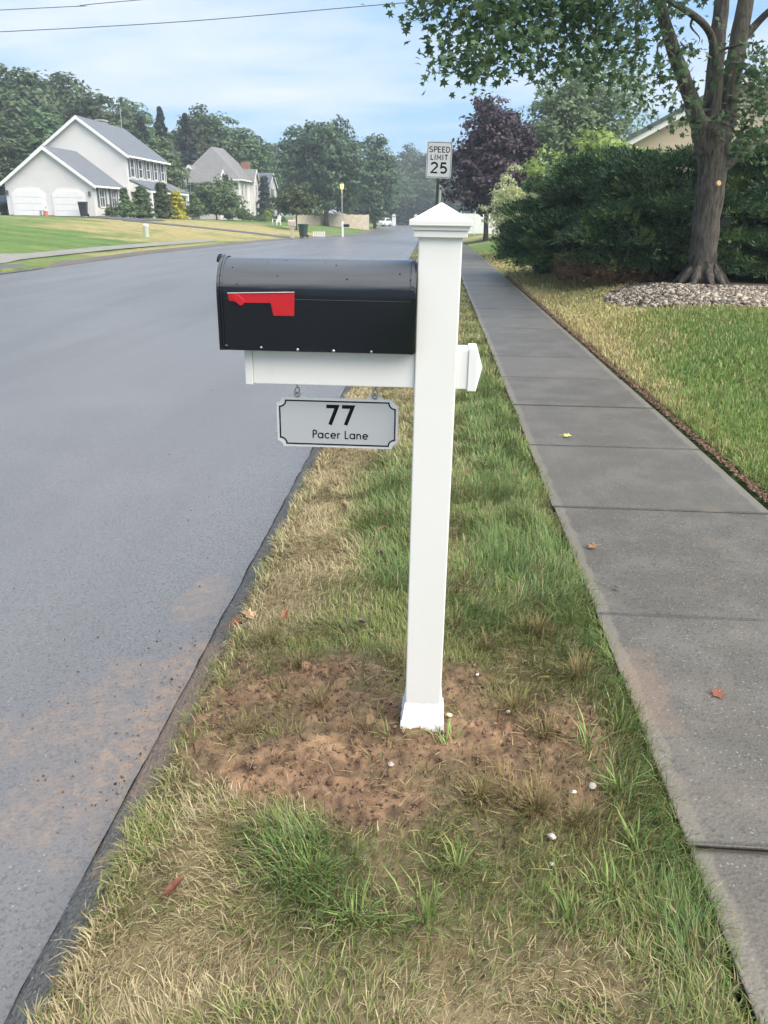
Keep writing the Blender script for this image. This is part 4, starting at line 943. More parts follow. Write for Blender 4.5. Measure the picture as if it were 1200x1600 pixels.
put_tree('pear', 'weeping_tree', -11.4, 150, 6.2, 3.4, 'lf_lime', 'small yellow-green tree at the right end of the fence', 'tree')
# right-hand side
put_tree('purple', 'purple_maple', 3.1, 52, 7.75, 6.3, 'lf_purple', 'dark purple-leaved maple, taller, right of the speed limit sign', 'tree', 'purple maples', rz=1.2)
put_tree('purple', 'purple_maple', 4.2, 53.5, 6.6, 5.6, 'lf_purple', 'dark purple-leaved maple, lower, nearer the hedge', 'tree', 'purple maples', rz=2.9)
put_tree('airy', 'birch_tree', 8.9, 55, 11.2, 7.6, 'lf_pale', 'tall airy grey-green tree above the hedge', 'tree', bk='bark_pale', rz=.3)
put_tree('limeA', 'lime_green_tree', 5.3, 28, 3.6, 4.2, 'lf_lime', 'bright lime green bushy tree behind the hedge top', 'tree', bk='bark_pale')
put_tree('willow', 'variegated_willow', 2.75, 31, 2.9, 2.0, 'lf_willow', 'cream and green variegated shrub at the left end of hedge', 'shrub', bk='bark_pale')
put_tree('willow', 'variegated_willow', 2.95, 28.5, 2.3, 1.6, 'lf_willow', 'smaller pale shrub tucked against the left end of hedge', 'shrub', bk='bark_pale')
# shrubs by the left houses
SH = [('ball', -26.7, 66.4, 1.0, 1.1, 'lf_shrub', 'small clipped ball shrub at the garage corner'), ('coneshrub', -26.5, 69.2, 2.3, 1.35, 'lf_shrub', 'narrow cone shrub against the garage side window'), ('ball', -25.3, 67.0, 1.55, 2.3, 'lf_shrub', 'low spreading shrub in front of the cone shrubs'),
      ('coneshrub', -25.3, 70.0, 2.45, 2.1, 'lf_shrub', 'broad cone shrub left of the porch post'), ('coneshrub', -24.9, 74.0, 2.95, 2.3, 'lf_shrub', 'tallest cone shrub in front of the porch'), ('coneshrub', -24.2, 76.0, 2.4, 1.9, 'lf_yellow', 'bright golden yellow cone shrub by the porch'), ('ball', -23.5, 78.5, 1.7, 1.9, 'lf_shrub', 'rounded green shrub right of the golden one'),
      ('mound', -24.0, 89, 4.5, 6.0, 'lf_shrub', 'large rounded shrub hiding the grey house corner'), ('column', -24.9, 97.5, 4.8, 1.3, 'lf_conifer', 'thin dark spire behind the large rounded shrub'), ('ball', -22.0, 92.5, 1.7, 1.9, 'lf_shrub', 'round shrub at the right foot of the large shrub'), ('ball', -22.2, 97, 1.0, 1.9, 'lf_shrub', 'low shrub under the grey house corner post'), ('ball', -21.0, 97.5, .8, 1.4, 'lf_shrub', 'lowest shrub by the grey house entrance'),
      ('ball', -20.8, 101, 1.7, 1.4, 'lf_lime', 'yellowish shrub beside the columnar evergreen'), ('column', -22.0, 105, 5.2, 1.9, 'lf_conifer', 'dark columnar evergreen at the right of the grey house'), ('ball', -19.5, 101, 1.1, 1.6, 'lf_shrub', 'shrub left of the white garden chair')]
for k, x, y, h, w, lm, lb in SH: put_tree(k, 'shrub', x, y, h, w, lm, lb, 'shrub', 'shrubs by the left houses')

# ------------------------------------------------------------------ near maple on the right
tree = tag(empty('shade_tree', (4.66, 14.45, .3)), 'large forked shade tree standing in the stone chip bed', 'tree')
CH = dict(trunk=[(4.67, 14.45, .22, .42), (4.66, 14.45, .36, .33), (4.645, 14.45, .50, .278), (4.63, 14.45, .79, .250), (4.59, 14.45, 1.31, .243), (4.585, 14.45, 1.82, .25), (4.54, 14.45, 2.31, .255), (4.49, 14.45, 2.62, .295), (4.47, 14.46, 2.86, .27)],
 left=[(4.42, 14.42, 2.45, .20), (4.30, 14.4, 2.68, .175), (4.18, 14.35, 2.89, .146), (3.94, 14.3, 3.33, .125), (3.67, 14.2, 3.74, .113), (3.42, 14.1, 4.17, .10), (3.25, 14.0, 4.49, .088), (2.97, 13.8, 5.09, .066), (2.68, 13.5, 5.76, .04)],
 mid=[(4.47, 14.48, 2.5, .22), (4.43, 14.5, 2.98, .168), (4.39, 14.5, 3.54, .146), (4.37, 14.55, 4.09, .133), (4.36, 14.6, 4.62, .124), (4.33, 14.7, 5.41, .094), (4.13, 14.8, 6.49, .053)],
 right=[(4.60, 14.52, 2.5, .23), (4.69, 14.6, 2.95, .182), (4.74, 14.7, 3.57, .162), (4.78, 14.8, 4.13, .15), (4.83, 14.9, 4.69, .137), (4.98, 15.1, 5.6, .097), (5.04, 15.3, 6.74, .05)],
 rb=[(4.79, 14.8, 4.08, .085), (5.0, 14.8, 4.31, .067), (5.14, 14.7, 4.48, .056), (5.49, 14.5, 4.77, .035)],
 lb=[(4.37, 14.5, 3.72, .072), (4.17, 14.3, 4.1, .06), (3.83, 14.1, 4.3, .054), (3.34, 13.8, 4.44, .043), (2.7, 13.4, 4.67, .028)],
 low=[(4.70, 14.6, 2.1, .09), (5.18, 14.8, 2.46, .05), (5.58, 15.0, 2.72, .04), (6.15, 15.2, 2.97, .024)])
def smooth_chain(ch, k=4):
    P = [np.array(p) for p in ch]; out = []
    for i in range(len(P) - 1):
        p0, p1, p2, p3 = P[max(i-1, 0)], P[i], P[i+1], P[min(i+2, len(P)-1)]
        for j in range(k):
            t = j / k; out.append(.5 * ((2*p1) + (-p0 + p2) * t + (2*p0 - 5*p1 + 4*p2 - p3) * t*t + (-p0 + 3*p1 - 3*p2 + p3) * t**3))
    out.append(P[-1]); return out
for nm, ch in CH.items():
    c = smooth_chain(ch, 5); mb = MB(); mb.tube([p[:3] for p in c], [max(.01, p[3] * .92) for p in c], 20 if nm == 'trunk' else 12, wob=.05 if nm == 'trunk' else .035)
    mb.build('trunk' if nm == 'trunk' else 'limb', M['bark'], tree, smooth=True)
mb = MB(); mb.tube([(4.60, 14.26, 1.93), (4.62, 14.19, 1.95), (4.622, 14.185, 1.951)], [.046, .043, .038], 14); mb.build('cut_stub', M['cut_wood'], tree)
mb = MB()
for a in (200, 235, 275, 310, 345, 150): 
    ca_, sa_ = math.cos(R(a)), math.sin(R(a)); mb.tube([(4.66 + .20 * ca_, 14.45 + .20 * sa_, .66), (4.66 + .30 * ca_, 14.45 + .30 * sa_, .46), (4.66 + .46 * ca_, 14.45 + .46 * sa_, .33)], [.04, .085, .03], 10, wob=.05)
mb.build('root_flare', M['bark'], tree, smooth=True)
TIPS = [(-0.36, 11.2, 3.92), (-0.23, 11.3, 3.68), (-0.02, 11.2, 3.35), (0.11, 11.0, 3.14), (0.38, 10.8, 3.04), (0.54, 11.0, 3.18), (0.79, 11.5, 3.51), (1.17, 12.0, 3.6), (1.45, 12.2, 3.57), (0.89, 12.0, 3.9), (1.64, 12.5, 3.85), (1.91, 12.3, 3.43), (2.14, 12.0, 3.23), (2.41, 12.8, 3.76), (2.65, 12.5, 3.43), (2.8, 13.0, 3.87), (3.19, 13.2, 3.42), (3.54, 13.6, 3.05), (3.83, 14.0, 2.83), (2.9, 13.0, 4.11), (2.22, 12.5, 4.08), (0.21, 11.6, 3.81), (0.46, 11.4, 3.53), (1.75, 12.2, 4.05), (4.86, 14.0, 3.47), (5.16, 14.2, 3.05), (5.09, 14.4, 2.74), (4.84, 13.8, 3.69), (4.95, 14.3, 2.45), (3.91, 14.0, 3.9), (-0.05, 11.5, 4.07), (1.19, 11.8, 4.07), (2.63, 12.6, 3.05), (2.08, 12.4, 3.68), (1.54, 12.0, 3.23), (3.13, 13.2, 3.17),
        (5.4, 15.6, 3.2), (5.6, 15.2, 3.7), (5.3, 15.8, 2.6), (1.0, 11.7, 3.3), (.62, 11.3, 3.8), (2.0, 12.9, 4.2), (2.6, 13.4, 4.3), (3.4, 13.4, 4.3)]
# the crown above the frame
for k in range(46):
    a = rng.uniform(0, 6.28); rr = 3.9 * math.sqrt(rng.random()); TIPS.append((3.6 + rr * math.cos(a), 13.6 + rr * .9 * math.sin(a), 5.3 + 3.2 * rng.random() * (1 - .5 * rr / 3.9)))
origins = [np.array(p[:3]) for nm in ('left', 'mid', 'right', 'rb', 'lb') for p in smooth_chain(CH[nm], 3)[6:]]
tw = MB(); LP, LN, LS = [], [], []
for ti, tpt in enumerate(TIPS):
    t = np.array(tpt); o = min(origins, key=lambda q: np.linalg.norm(q - t) + 1.2 * max(0, t[2] + .2 - q[2]) + .4 * rng.random())
    dv = t - o; L_ = np.linalg.norm(dv); mid_ = o + dv * .5 + np.array([rng.normal(0, .1), rng.normal(0, .1), .16 * L_]); q3 = o + dv * .82 + np.array([rng.normal(0, .06), rng.normal(0, .06), .10 * L_])
    ch = smooth_chain([np.array([*o, .028]), np.array([*mid_, .017]), np.array([*q3, .009]), np.array([*t, .004])], 5)
    tw.tube([p[:3] for p in ch], [max(.003, p[3]) for p in ch], 5)
    m_ = int(60 + 40 * min(L_, 3)) if ti < 44 else 120
    if ti < 44 and 2.3 < t[0] < 4.2: m_ = int(m_ * .62)
    u = 1 - rng.random(m_) ** 1.7 * .62 if ti < 44 else 1 - rng.random(m_) * .5
    ch = np.array([p[:3] for p in ch]); idx = np.clip(u * (len(ch) - 1), 0, len(ch) - 1.001); i0 = idx.astype(int); f = (idx - i0)[:, None]
    P = ch[i0] * (1 - f) + ch[i0 + 1] * f
    sp_ = .10 + .20 * (1 - u)[:, None] + .10
    off = rng.normal(size=(m_, 3)) * sp_ * np.array([1, 1, .55]); off[:, 2] -= .05
    LP.append(P + off); LN.append(rng.normal(size=(m_, 3)) * .75 + np.array([0, -.25, .75])); LS.append(.062 * rng.uniform(.65, 1.25, m_))
tw.build('twigs', M['bark_dark'], tree, smooth=True)
P = np.concatenate(LP); Nn = np.concatenate(LN); Nn /= np.linalg.norm(Nn, axis=1, keepdims=True); s = np.concatenate(LS)[:, None]
down = np.array([0, 0, -1.0]) + rng.normal(size=(len(P), 3)) * .55
T = down - Nn * np.sum(down * Nn, 1, keepdims=True); T /= np.linalg.norm(T, axis=1, keepdims=True); B = np.cross(Nn, T)
star = [(1.15, 0), (.52, .24), (.72, .80), (.22, .42), (-.22, .92), (-.38, .20), (-.62, 0), (-.38, -.20), (-.22, -.92), (.22, -.42), (.72, -.80), (.52, -.24)]
VV = np.stack([P + T * s * a + B * s * c + Nn * s * (-.25 * abs(c)) for a, c in star] + [P + Nn * s * .05], 1); n = len(P)
b0 = np.arange(n)[:, None] * 13; F = [b0 + np.array([12, k, (k + 1) % 12]) for k in range(12)]
me = np_mesh_faces('crown', VV.reshape(-1, 3) - np.array(tree.location), F); link('crown', me, M['lf_maple'], tree)

# ------------------------------------------------------------------ juniper hedge
def plume(n, C, D, ln, wd):
    """feathery sprays: each a fan of slim leaflets along a stem of direction D"""
    D = D / np.linalg.norm(D, axis=1, keepdims=True); S_ = np.cross(D, rnd_dirs(n)); S_ /= np.linalg.norm(S_, axis=1, keepdims=True); U = np.cross(S_, D); out = []
    for k, (t, sd) in enumerate(((.15, 1), (.2, -1), (.42, 1), (.48, -1), (.68, 1), (.72, -1), (.8, 0))):
        p0 = C + D * (ln * t)[:, None] - np.array([0, 0, 1]) * (ln * .10 * t * t)[:, None]
        dr = D * (.75 if sd else 1) + S_ * sd * .62 + U * rng.normal(0, .3, (n, 1)) ; l = (ln * (.46 - .22 * t) * rng.uniform(.7, 1.2, n))[:, None]
        q = p0 + dr * l; w = S_ * (wd * rng.uniform(.7, 1.3, n))[:, None] * (.6 if sd else 1) + U * (wd * .5)[:, None]
        mid_ = (p0 + q) / 2; out.append(np.stack([p0, mid_ + w, q, mid_ - w], 1))
    return np.concatenate(out, 0).reshape(-1, 3)
def hedge(name, label, mounds, dens, brown=False):
    root = tag(empty(name, (mounds[0][0], mounds[0][1], H(mounds[0][0], mounds[0][1]))), label, 'hedge'); off = np.array(root.location)
    Cc, Dd = [], []; core = MB()
    for cx, cy, rx, ry, zb, zt, nn in mounds:
        z0 = H(cx, cy); nl = max(3, int((zt - zb) / .42)); per = int(dens / 9); spots = []
        for l in range(nl):
            hl = (l + .75) / nl; cnt = max(3, int((5.2 if l < nl - 1 else 3) * nn ** .5 * (rx + ry) / 2.6))
            for q in range(cnt): spots.append((2.3 + 4.6 * (q + rng.random()) / cnt, float(np.clip(hl + rng.normal(0, .028) + .04 * math.sin(q * 2 + l), .10, .97))))
        for a0, h0 in spots:
            k0 = (.70 + h0) if h0 < .28 else math.sqrt(max(.02, 1 - ((h0 - .30) / .72) ** 2))
            sc = np.array([cx + rx * k0 * .84 * math.cos(a0), cy + ry * k0 * .84 * math.sin(a0), z0 + zb + (zt - zb) * h0 - .06])
            t = rng.uniform(0, 2 * np.pi, per); r = np.sqrt(rng.random(per)); sr = rng.uniform(.55, .95)
            u = np.stack([np.cos(t) * r, np.sin(t) * r], 1)
            tang = np.array([-math.sin(a0), math.cos(a0)]); outw = np.array([math.cos(a0), math.sin(a0)])
            xy = u[:, :1] * tang * sr * 1.35 + u[:, 1:] * outw * sr * .62
            zz_ = .17 * sr * np.sqrt(np.clip(1 - r * r, 0, 1)) - .30 * np.clip(u[:, 1], 0, 1) * sr * .6 + rng.normal(0, .03, per)
            Cc.append(np.concatenate([sc[:2] + xy, (sc[2] + zz_)[:, None]], 1))
            Dd.append(np.concatenate([outw * .8 + xy * .6, np.full((per, 1), .22 + .5 * h0)], 1) + rng.normal(0, .30, (per, 3)))
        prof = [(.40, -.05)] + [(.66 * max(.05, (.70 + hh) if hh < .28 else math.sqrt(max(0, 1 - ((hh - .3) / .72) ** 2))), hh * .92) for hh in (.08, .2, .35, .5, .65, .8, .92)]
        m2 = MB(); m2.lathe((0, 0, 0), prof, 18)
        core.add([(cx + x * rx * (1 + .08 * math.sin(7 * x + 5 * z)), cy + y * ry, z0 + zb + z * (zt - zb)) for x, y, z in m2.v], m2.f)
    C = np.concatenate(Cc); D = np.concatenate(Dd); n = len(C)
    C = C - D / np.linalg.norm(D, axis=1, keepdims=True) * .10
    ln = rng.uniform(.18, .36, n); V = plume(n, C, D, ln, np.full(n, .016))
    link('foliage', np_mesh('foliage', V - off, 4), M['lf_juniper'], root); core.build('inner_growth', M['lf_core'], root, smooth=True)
    return root, C
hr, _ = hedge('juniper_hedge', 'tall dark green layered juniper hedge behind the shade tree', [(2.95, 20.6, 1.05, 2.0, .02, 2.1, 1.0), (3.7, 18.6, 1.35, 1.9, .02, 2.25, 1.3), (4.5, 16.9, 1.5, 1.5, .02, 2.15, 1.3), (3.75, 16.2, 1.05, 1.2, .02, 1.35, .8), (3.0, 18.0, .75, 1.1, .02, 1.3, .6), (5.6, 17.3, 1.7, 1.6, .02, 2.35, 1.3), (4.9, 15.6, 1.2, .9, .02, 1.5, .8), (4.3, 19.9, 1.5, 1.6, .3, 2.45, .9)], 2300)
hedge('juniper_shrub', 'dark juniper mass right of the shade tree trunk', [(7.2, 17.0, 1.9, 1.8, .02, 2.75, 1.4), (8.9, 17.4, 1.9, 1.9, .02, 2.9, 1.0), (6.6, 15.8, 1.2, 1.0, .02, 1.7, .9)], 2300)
n = 700; a = rng.uniform(2.6, 5.2, n); C = np.stack([3.55 + .95 * np.cos(a) + rng.normal(0, .12, n), 16.3 + 1.2 * np.sin(a) + rng.normal(0, .12, n), .28 + .3 * rng.random(n) ** 1.5], 1)
V = plume(n, C, rng.normal(size=(n, 3)) + np.array([0, -.5, .4]), rng.uniform(.12, .3, n), np.full(n, .010))
link('dead_sprays', np_mesh('dead_sprays', V - np.array(hr.location), 4), M['lf_brown'], hr)

# ------------------------------------------------------------------ houses
def window(house, o, u, n, w, h, pane='glass', shut=True, frame=.09, mull=True):
    """o: centre of the window on the wall; u: along the wall; n: outward"""
    v = (0, 0, 1); f = MB()
    for a in ((-w/2-frame, w/2+frame, -h/2-frame, -h/2), (-w/2-frame, w/2+frame, h/2, h/2+frame), (-w/2-frame, -w/2, -h/2, h/2), (w/2, w/2+frame, -h/2, h/2)): f.obox(o, u, v, n, *a, .003, .06)
    f.obox(o, u, v, n, -w/2, w/2, -.022, .022, .010, .045)
    if mull: f.obox(o, u, v, n, -.02, .02, -h/2, -.03, .010, .035); f.obox(o, u, v, n, -.02, .02, .03, h/2, .010, .035)
    fr = f.build('window', M['trim'], house)
    MB().obox(o, u, v, n, -w/2, w/2, -h/2, h/2, .004, .009).build('pane', M[pane], fr)
    if shut:
        for sgn in (-1, 1):
            c = sgn * (w/2 + frame + .20); MB().obox(o, u, v, n, c - .18, c + .18, -h/2 - .06, h/2 + .06, .003, .035).build('shutter', M['shutter'], house)
def slope(p0, p1, run, t):
    """roof plane: from eave edge p0-p1 up by vector run, thickness t downward"""
    p0, p1, run = Vector(p0), Vector(p1), Vector(run); d = Vector((0, 0, -t)); P = [p0, p1, p1 + run, p0 + run]
    return P + [q + d for q in P], [(0, 1, 2, 3), (7, 6, 5, 4), (0, 4, 5, 1), (1, 5, 6, 2), (2, 6, 7, 3), (3, 7, 4, 0)]
# white house
h1 = tag(empty('white_house', (-31, 74, .85)), 'white two-storey house with attached double garage and front porch', 'house')
gb = .70
w = MB(); w.prism([(-35.0, 72, gb), (-27.1, 72, gb), (-27.1, 72, 6.05), (-31.05, 72, 8.85), (-35.0, 72, 6.05)], (0, 10.5, 0)); w.build('wall', M['siding_white'], h1)
w = MB(); w.prism([(-35.1, 66, gb + .3), (-27.8, 66, gb + .3), (-27.8, 66, 3.45), (-31.45, 66, 6.05), (-35.1, 66, 3.45)], (0, 5.99, 0)); w.build('wall', M['siding_white'], h1)
MB().box(-35.06, -27.84, 66.03, 71.9, .4, 1.0).build('foundation', M['concrete_gray'], h1)
def gable_roof(house, xa, xm, xb, ze, zm, y0, y1, t, mat, over=.35, trim=True):
    kl = (zm - ze) / (xm - xa); kr = (zm - ze) / (xb - xm); r = MB()
    r.add(*slope((xa - over, y0 - .3, ze - kl * over + .12), (xa - over, y1 + .3, ze - kl * over + .12), (xm - xa + over, 0, zm - ze + kl * over), t)); 
    v, f = slope((xb + over, y1 + .3, ze - kr * over + .12), (xb + over, y0 - .3, ze - kr * over + .12), (xm - xb - over, 0, zm - ze + kr * over), t); r.add(v, f)
    ro = r.build('roof', M[mat], house)
    if trim:
        for sx, x, k in ((-1, xa, kl), (1, xb, kr)):
            m = MB(); e = x + sx * over; z0 = ze - k * over - .03
            m.prism([(e + sx * .01, y0 - .34, z0 - .14), (e + sx * .01, y0 - .34, z0 + .13), (xm, y0 - .34, zm + .10), (xm, y0 - .34, zm - .20)], (0, .035, 0)); m.build('rake_board', M['trim'], ro)
            m = MB(); m.box(min(e, e + sx * .12), max(e, e + sx * .12), y0 - .3, y1 + .3, z0 - .02, z0 + .13); m.build('gutter', M['trim'], ro)
    return ro
main_roof = gable_roof(h1, -35.0, -31.05, -27.1, 6.05, 8.87, 72, 82.5, .16, 'roof_blue')
gable_roof(h1, -35.1, -31.45, -27.8, 3.45, 6.07, 66, 71.7, .14, 'roof_blue')
MB().box(-31.9, -31.3, 78.2, 79.2, 8.0, 9.2).box(-32.0, -31.2, 78.1, 79.3, 9.201, 9.33).build('chimney', M['concrete_gray'], main_roof)
MB().tube([(-30.6, 81.0, 8.4), (-30.6, 81.0, 10.6)], .035, 6).build('antenna', M['galv'], main_roof)
for xa, xb in ((-34.5, -31.98), (-31.1, -28.65)):
    P = [(xa, 0, .83), (xb, 0, .83), (xb, 0, 2.55), (xb - .42, 0, 2.88), (xa + .42, 0, 2.88), (xa, 0, 2.55)]
    fr = MB(); e = .13; Po = [(xa - e, 0, .83), (xb + e, 0, .83), (xb + e, 0, 2.61), (xb - .37, 0, 2.88 + e), (xa + .37, 0, 2.88 + e), (xa - e, 0, 2.61)]
    fr.prism([(x, 65.93, z) for x, _, z in Po], (0, .067, 0)); gd = fr.build('garage_door', M['trim'], h1)
    for k in range(4):
        z0, z1 = .86 + k * .50, .86 + k * .50 + .475; cut = [(xa + .03, z0), (xb - .03, z0), (xb - .03, min(z1, 2.53)), (xa + .03, min(z1, 2.53))]
        if k == 3: cut = [(xa + .03, z0), (xb - .03, z0), (xb - .03, 2.53), (xb - .44, 2.85), (xa + .44, 2.85), (xa + .03, 2.53)]
        MB().prism([(x, 65.90, z) for x, z in cut], (0, .025, 0)).build('panel', M['trim'], gd, bevel=.012)
for x in (-34.95, -28.1): MB().box(x - .08, x + .08, 65.84, 65.99, 2.5, 2.85).build('wall_lamp', M['shutter'], h1)
for y in (67.6, 70.1): window(h1, (-27.8, y, 2.45), (0, 1, 0), (1, 0, 0), .95, 1.45, 'curtain_glass')
for i in range(5): window(h1, (-27.1, 73.25 + i * 2.02, 4.98), (0, 1, 0), (1, 0, 0), .85, 1.42, 'curtain_glass', mull=False)
for y in (74.3, 80.8): window(h1, (-27.1, y, 2.3), (0, 1, 0), (1, 0, 0), .9, 1.5, 'glass')
d_ = MB().box(-27.1, -27.03, 77.0, 78.0, .9, 3.0).build('door', M['shutter'], h1); MB().box(-27.025, -26.98, 77.85, 77.93, 1.85, 1.95).build('handle', M['steel'], d_)
pr_ = MB(); pr_.add(*slope((-25.2, 72.3, 3.25), (-25.2, 83.4, 3.25), (-1.897, 0, .80), .12)[0:2]); pr_ = pr_.build('porch_roof', M['roof_blue'], h1)
MB().box(-25.45, -25.22, 72.3, 83.4, 2.96, 3.125).build('beam', M['trim'], pr_); MB().prism([(-27.09, 72.32, 3.02), (-25.46, 72.32, 3.02), (-25.3, 72.32, 3.11), (-27.09, 72.32, 3.86)], (0, .1, 0)).build('gable_end', M['siding_white'], pr_)
for y in (72.45, 75.9, 79.6, 83.1): MB().box(-25.46, -25.22, y, y + .24, .4, 2.959).build('column', M['trim'], h1)
MB().box(-27.09, -25.2, 72.3, 83.4, .3, .95).build('porch_floor', M['concrete_gray'], h1)
# grey house with hip roof
h2 = tag(empty('grey_house', (-28.6, 109, .7)), 'grey house with tall hip roof, cross gables and brick chimney', 'house')
MB().box(-32.0, -25.0, 104, 114, .3, 5.32).build('wall', M['siding_grey'], h2)
r = MB(); E = [(-32.5, 103.5, 5.33), (-24.6, 103.5, 5.33), (-24.6, 114.5, 5.33), (-32.5, 114.5, 5.33), (-29.2, 107.6, 9.3), (-28.4, 110.5, 9.3)]
r.add(E, [(0, 1, 4), (1, 2, 5, 4), (2, 3, 5), (3, 0, 4, 5), (3, 2, 1, 0)]); hip = r.build('roof', M['roof_grey'], h2)
MB().box(-24.62, -24.5, 103.45, 114.5, 5.2, 5.36).build('gutter', M['trim'], hip); MB().box(-32.5, -24.63, 103.38, 103.49, 5.18, 5.34).build('gutter', M['trim'], hip)
w = MB(); w.prism([(-32.3, 102.6, .3), (-29.2, 102.6, .3), (-29.2, 102.6, 5.2), (-30.75, 102.6, 6.75), (-32.3, 102.6, 5.2)], (0, 1.39, 0)); w.build('wall', M['siding_grey'], h2)
gable_roof(h2, -32.3, -30.75, -29.2, 5.2, 6.77, 102.6, 105.5, .12, 'roof_grey', .2)
window(h2, (-30.75, 102.6, 4.6), (1, 0, 0), (0, -1, 0), .9, 1.6, 'glass', False)
w = MB(); w.prism([(-26.7, 100.6, .3), (-26.7, 103.9, .3), (-26.7, 103.9, 4.9), (-26.7, 102.25, 6.25), (-26.7, 100.6, 4.9)], (-2.49, 0, 0)); w.build('wall', M['siding_grey'], h2)
def xgable_roof(house, ya, ym, yb, ze, zm, x0, x1, t, mat, over=.25):
    r = MB(); k = (zm - ze) / (ym - ya)
    r.add(*slope((x1, ya - over, ze - k * over + .1), (x0, ya - over, ze - k * over + .1), (0, ym - ya + over, zm - ze + k * over), t)); r.add(*slope((x0, yb + over, ze - k * over + .1), (x1, yb + over, ze - k * over + .1), (0, ym - yb - over, zm - ze + k * over), t))
    ro = r.build('roof', M[mat], house)
    for sy, y in ((-1, ya), (1, yb)):
        e = y + sy * over; z0 = ze - k * over - .03
        MB().prism([(x1 + .01, e, z0 - .12), (x1 + .01, e, z0 + .13), (x1 + .01, ym, zm + .12), (x1 + .01, ym, zm - .16)], (.04, 0, 0)).build('rake_board', M['trim'], ro)
xgable_roof(h2, 100.6, 102.25, 103.9, 4.9, 6.27, -30.4, -26.5, .12, 'roof_grey')
w = MB(); w.prism([(-24.35, 109.4, .3), (-24.35, 112.4, .3), (-24.35, 112.4, 5.3), (-24.35, 110.9, 6.75), (-24.35, 109.4, 5.3)], (-.64, 0, 0)); w.build('bay_wall', M['siding_white'], h2)
xgable_roof(h2, 109.4, 110.9, 112.4, 5.3, 6.77, -28.0, -24.15, .12, 'roof_grey', .2)
for y, z in ((105.6, 4.2), (105.6, 1.75), (107.7, 4.2), (110.9, 4.2)): window(h2, (-25.0 if y < 109 else -24.35, y, z), (0, 1, 0), (1, 0, 0), .85, 1.4, 'glass', False)
for y in (103.98, 108.6, 109.2): MB().box(-25.04, -24.86, y, y + .2, .3, 5.19).build('corner_board', M['trim'], h2)
MB().box(-26.4, -25.4, 111.6, 112.5, 5.6, 7.75).build('chimney', M['brick'], hip); 
d_ = MB().box(-24.345, -24.29, 110.4, 111.3, .9, 2.9).build('door', M['shutter'], h2)
# third house
h3 = tag(empty('white_gabled_house', (-28.7, 121.5, .5)), 'small white gabled house mostly hidden behind the columnar evergreen', 'house')
w = MB(); w.prism([(-24.2, 118.6, .3), (-24.2, 124.4, .3), (-24.2, 124.4, 5.0), (-24.2, 121.5, 6.8), (-24.2, 118.6, 5.0)], (-9, 0, 0)); w.build('wall', M['siding_white'], h3)
xgable_roof(h3, 118.6, 121.5, 124.4, 5.0, 6.82, -33.3, -24.0, .15, 'roof_blue')
for z in (4.0, 1.7): window(h3, (-24.2, 121.5, z), (0, 1, 0), (1, 0, 0), 1.0, 1.5, 'glass')
# beige house behind the hedge (turned so its left roof slope shows)
h4 = tag(empty('beige_house', (11.2, 35.6, .48), R(-7)), 'beige clapboard house with dark roof showing above the hedge', 'house')
w = MB(); w.prism([(-4.6, -4, -.5), (4.6, -4, -.5), (4.6, -4, 3.2), (0, -4, 5.7), (-4.6, -4, 3.2)], (0, 11, 0)); w.build('wall', M['siding_beige'], h4, local=True)
for sx in (-1, 1):
    r = MB(); r.add(*(slope((-5.0, -4.47, 3.08), (-5.0, 7.3, 3.08), (5.0, 0, 2.74), .16) if sx < 0 else slope((5.0, 7.3, 3.08), (5.0, -4.47, 3.08), (-5.0, 0, 2.74), .16))); ro = r.build('roof', M['roof_dark'], h4, local=True)
    MB().prism([(sx * 5.02, -4.40, 2.72), (sx * 5.02, -4.40, 2.98), (0, -4.40, 5.72), (0, -4.40, 5.44)], (0, .04, 0)).build('rake_board', M['trim'], ro, local=True)
    MB().box(min(sx * 5.0, sx * 5.14), max(sx * 5.0, sx * 5.14), -4.35, 7.3, 2.9, 3.03).build('gutter', M['trim'], ro, local=True)
for x in (-2.2, 2.2):
    f = MB(); f.box(x - .55, x + .55, -4.05, -4.003, .9, 2.5); wn = f.build('window', M['trim'], h4, local=True); MB().box(x - .46, x + .46, -4.06, -4.051, .98, 2.42).build('pane', M['glass'], wn, local=True)

# ------------------------------------------------------------------ street things on the left
def cart(x, y, h, mat, label, rz):
    r = tag(empty('wheeled_cart', (x, y, H(x, y)), rz), label, 'trash cart'); k = h / 1.1
    MB().frustum(0, 0, .06 * k, .21 * k, .98 * k, .29 * k, .25 * k, .33 * k).build('bin', M[mat], r, local=True, bevel=.03)
    l = MB(); l.frustum(0, -.02 * k, .985 * k, .32 * k, 1.07 * k, .29 * k, .37 * k, .31 * k).build('lid', M[mat], r, local=True, bevel=.02)
    for sx in (-1, 1):
        t = MB(); t.tube([(sx * .22 * k, .27 * k, .12 * k), (sx * .28 * k, .27 * k, .12 * k)], .12 * k, 14).build('wheel', M['rubber'], r, local=True)
    MB().tube([(-.24 * k, .38 * k, .98 * k), (.24 * k, .38 * k, .98 * k)], .02 * k, 6).build('handle', M[mat], r, local=True)
    return r
cart(-28.35, 65.0, 1.18, 'cart', 'black wheeled trash cart in front of the right garage door', R(10))
cart(-10.35, 63.5, 1.02, 'cart_green', 'dark green wheeled trash cart at the far kerb', R(-25))
c_ = tag(empty('traffic_cone', (-31.35, 64.8, H(-31.35, 64.8) + .035)), 'orange traffic cone standing between the two garage doors', 'cone')
MB().lathe((0, 0, 0), [(.17, .03), (.13, .12), (.09, .38), (.035, .70), (.02, .71)], 14).build('cone_body', M['cone'], c_, local=True, smooth=True); MB().box(-.2, .2, -.2, .2, 0, .03).build('foot', M['cone'], c_, local=True)
MB().lathe((0, 0, 0), [(.094, .38), (.064, .54)], 14).build('band', M['chair_white'], c_, local=True)
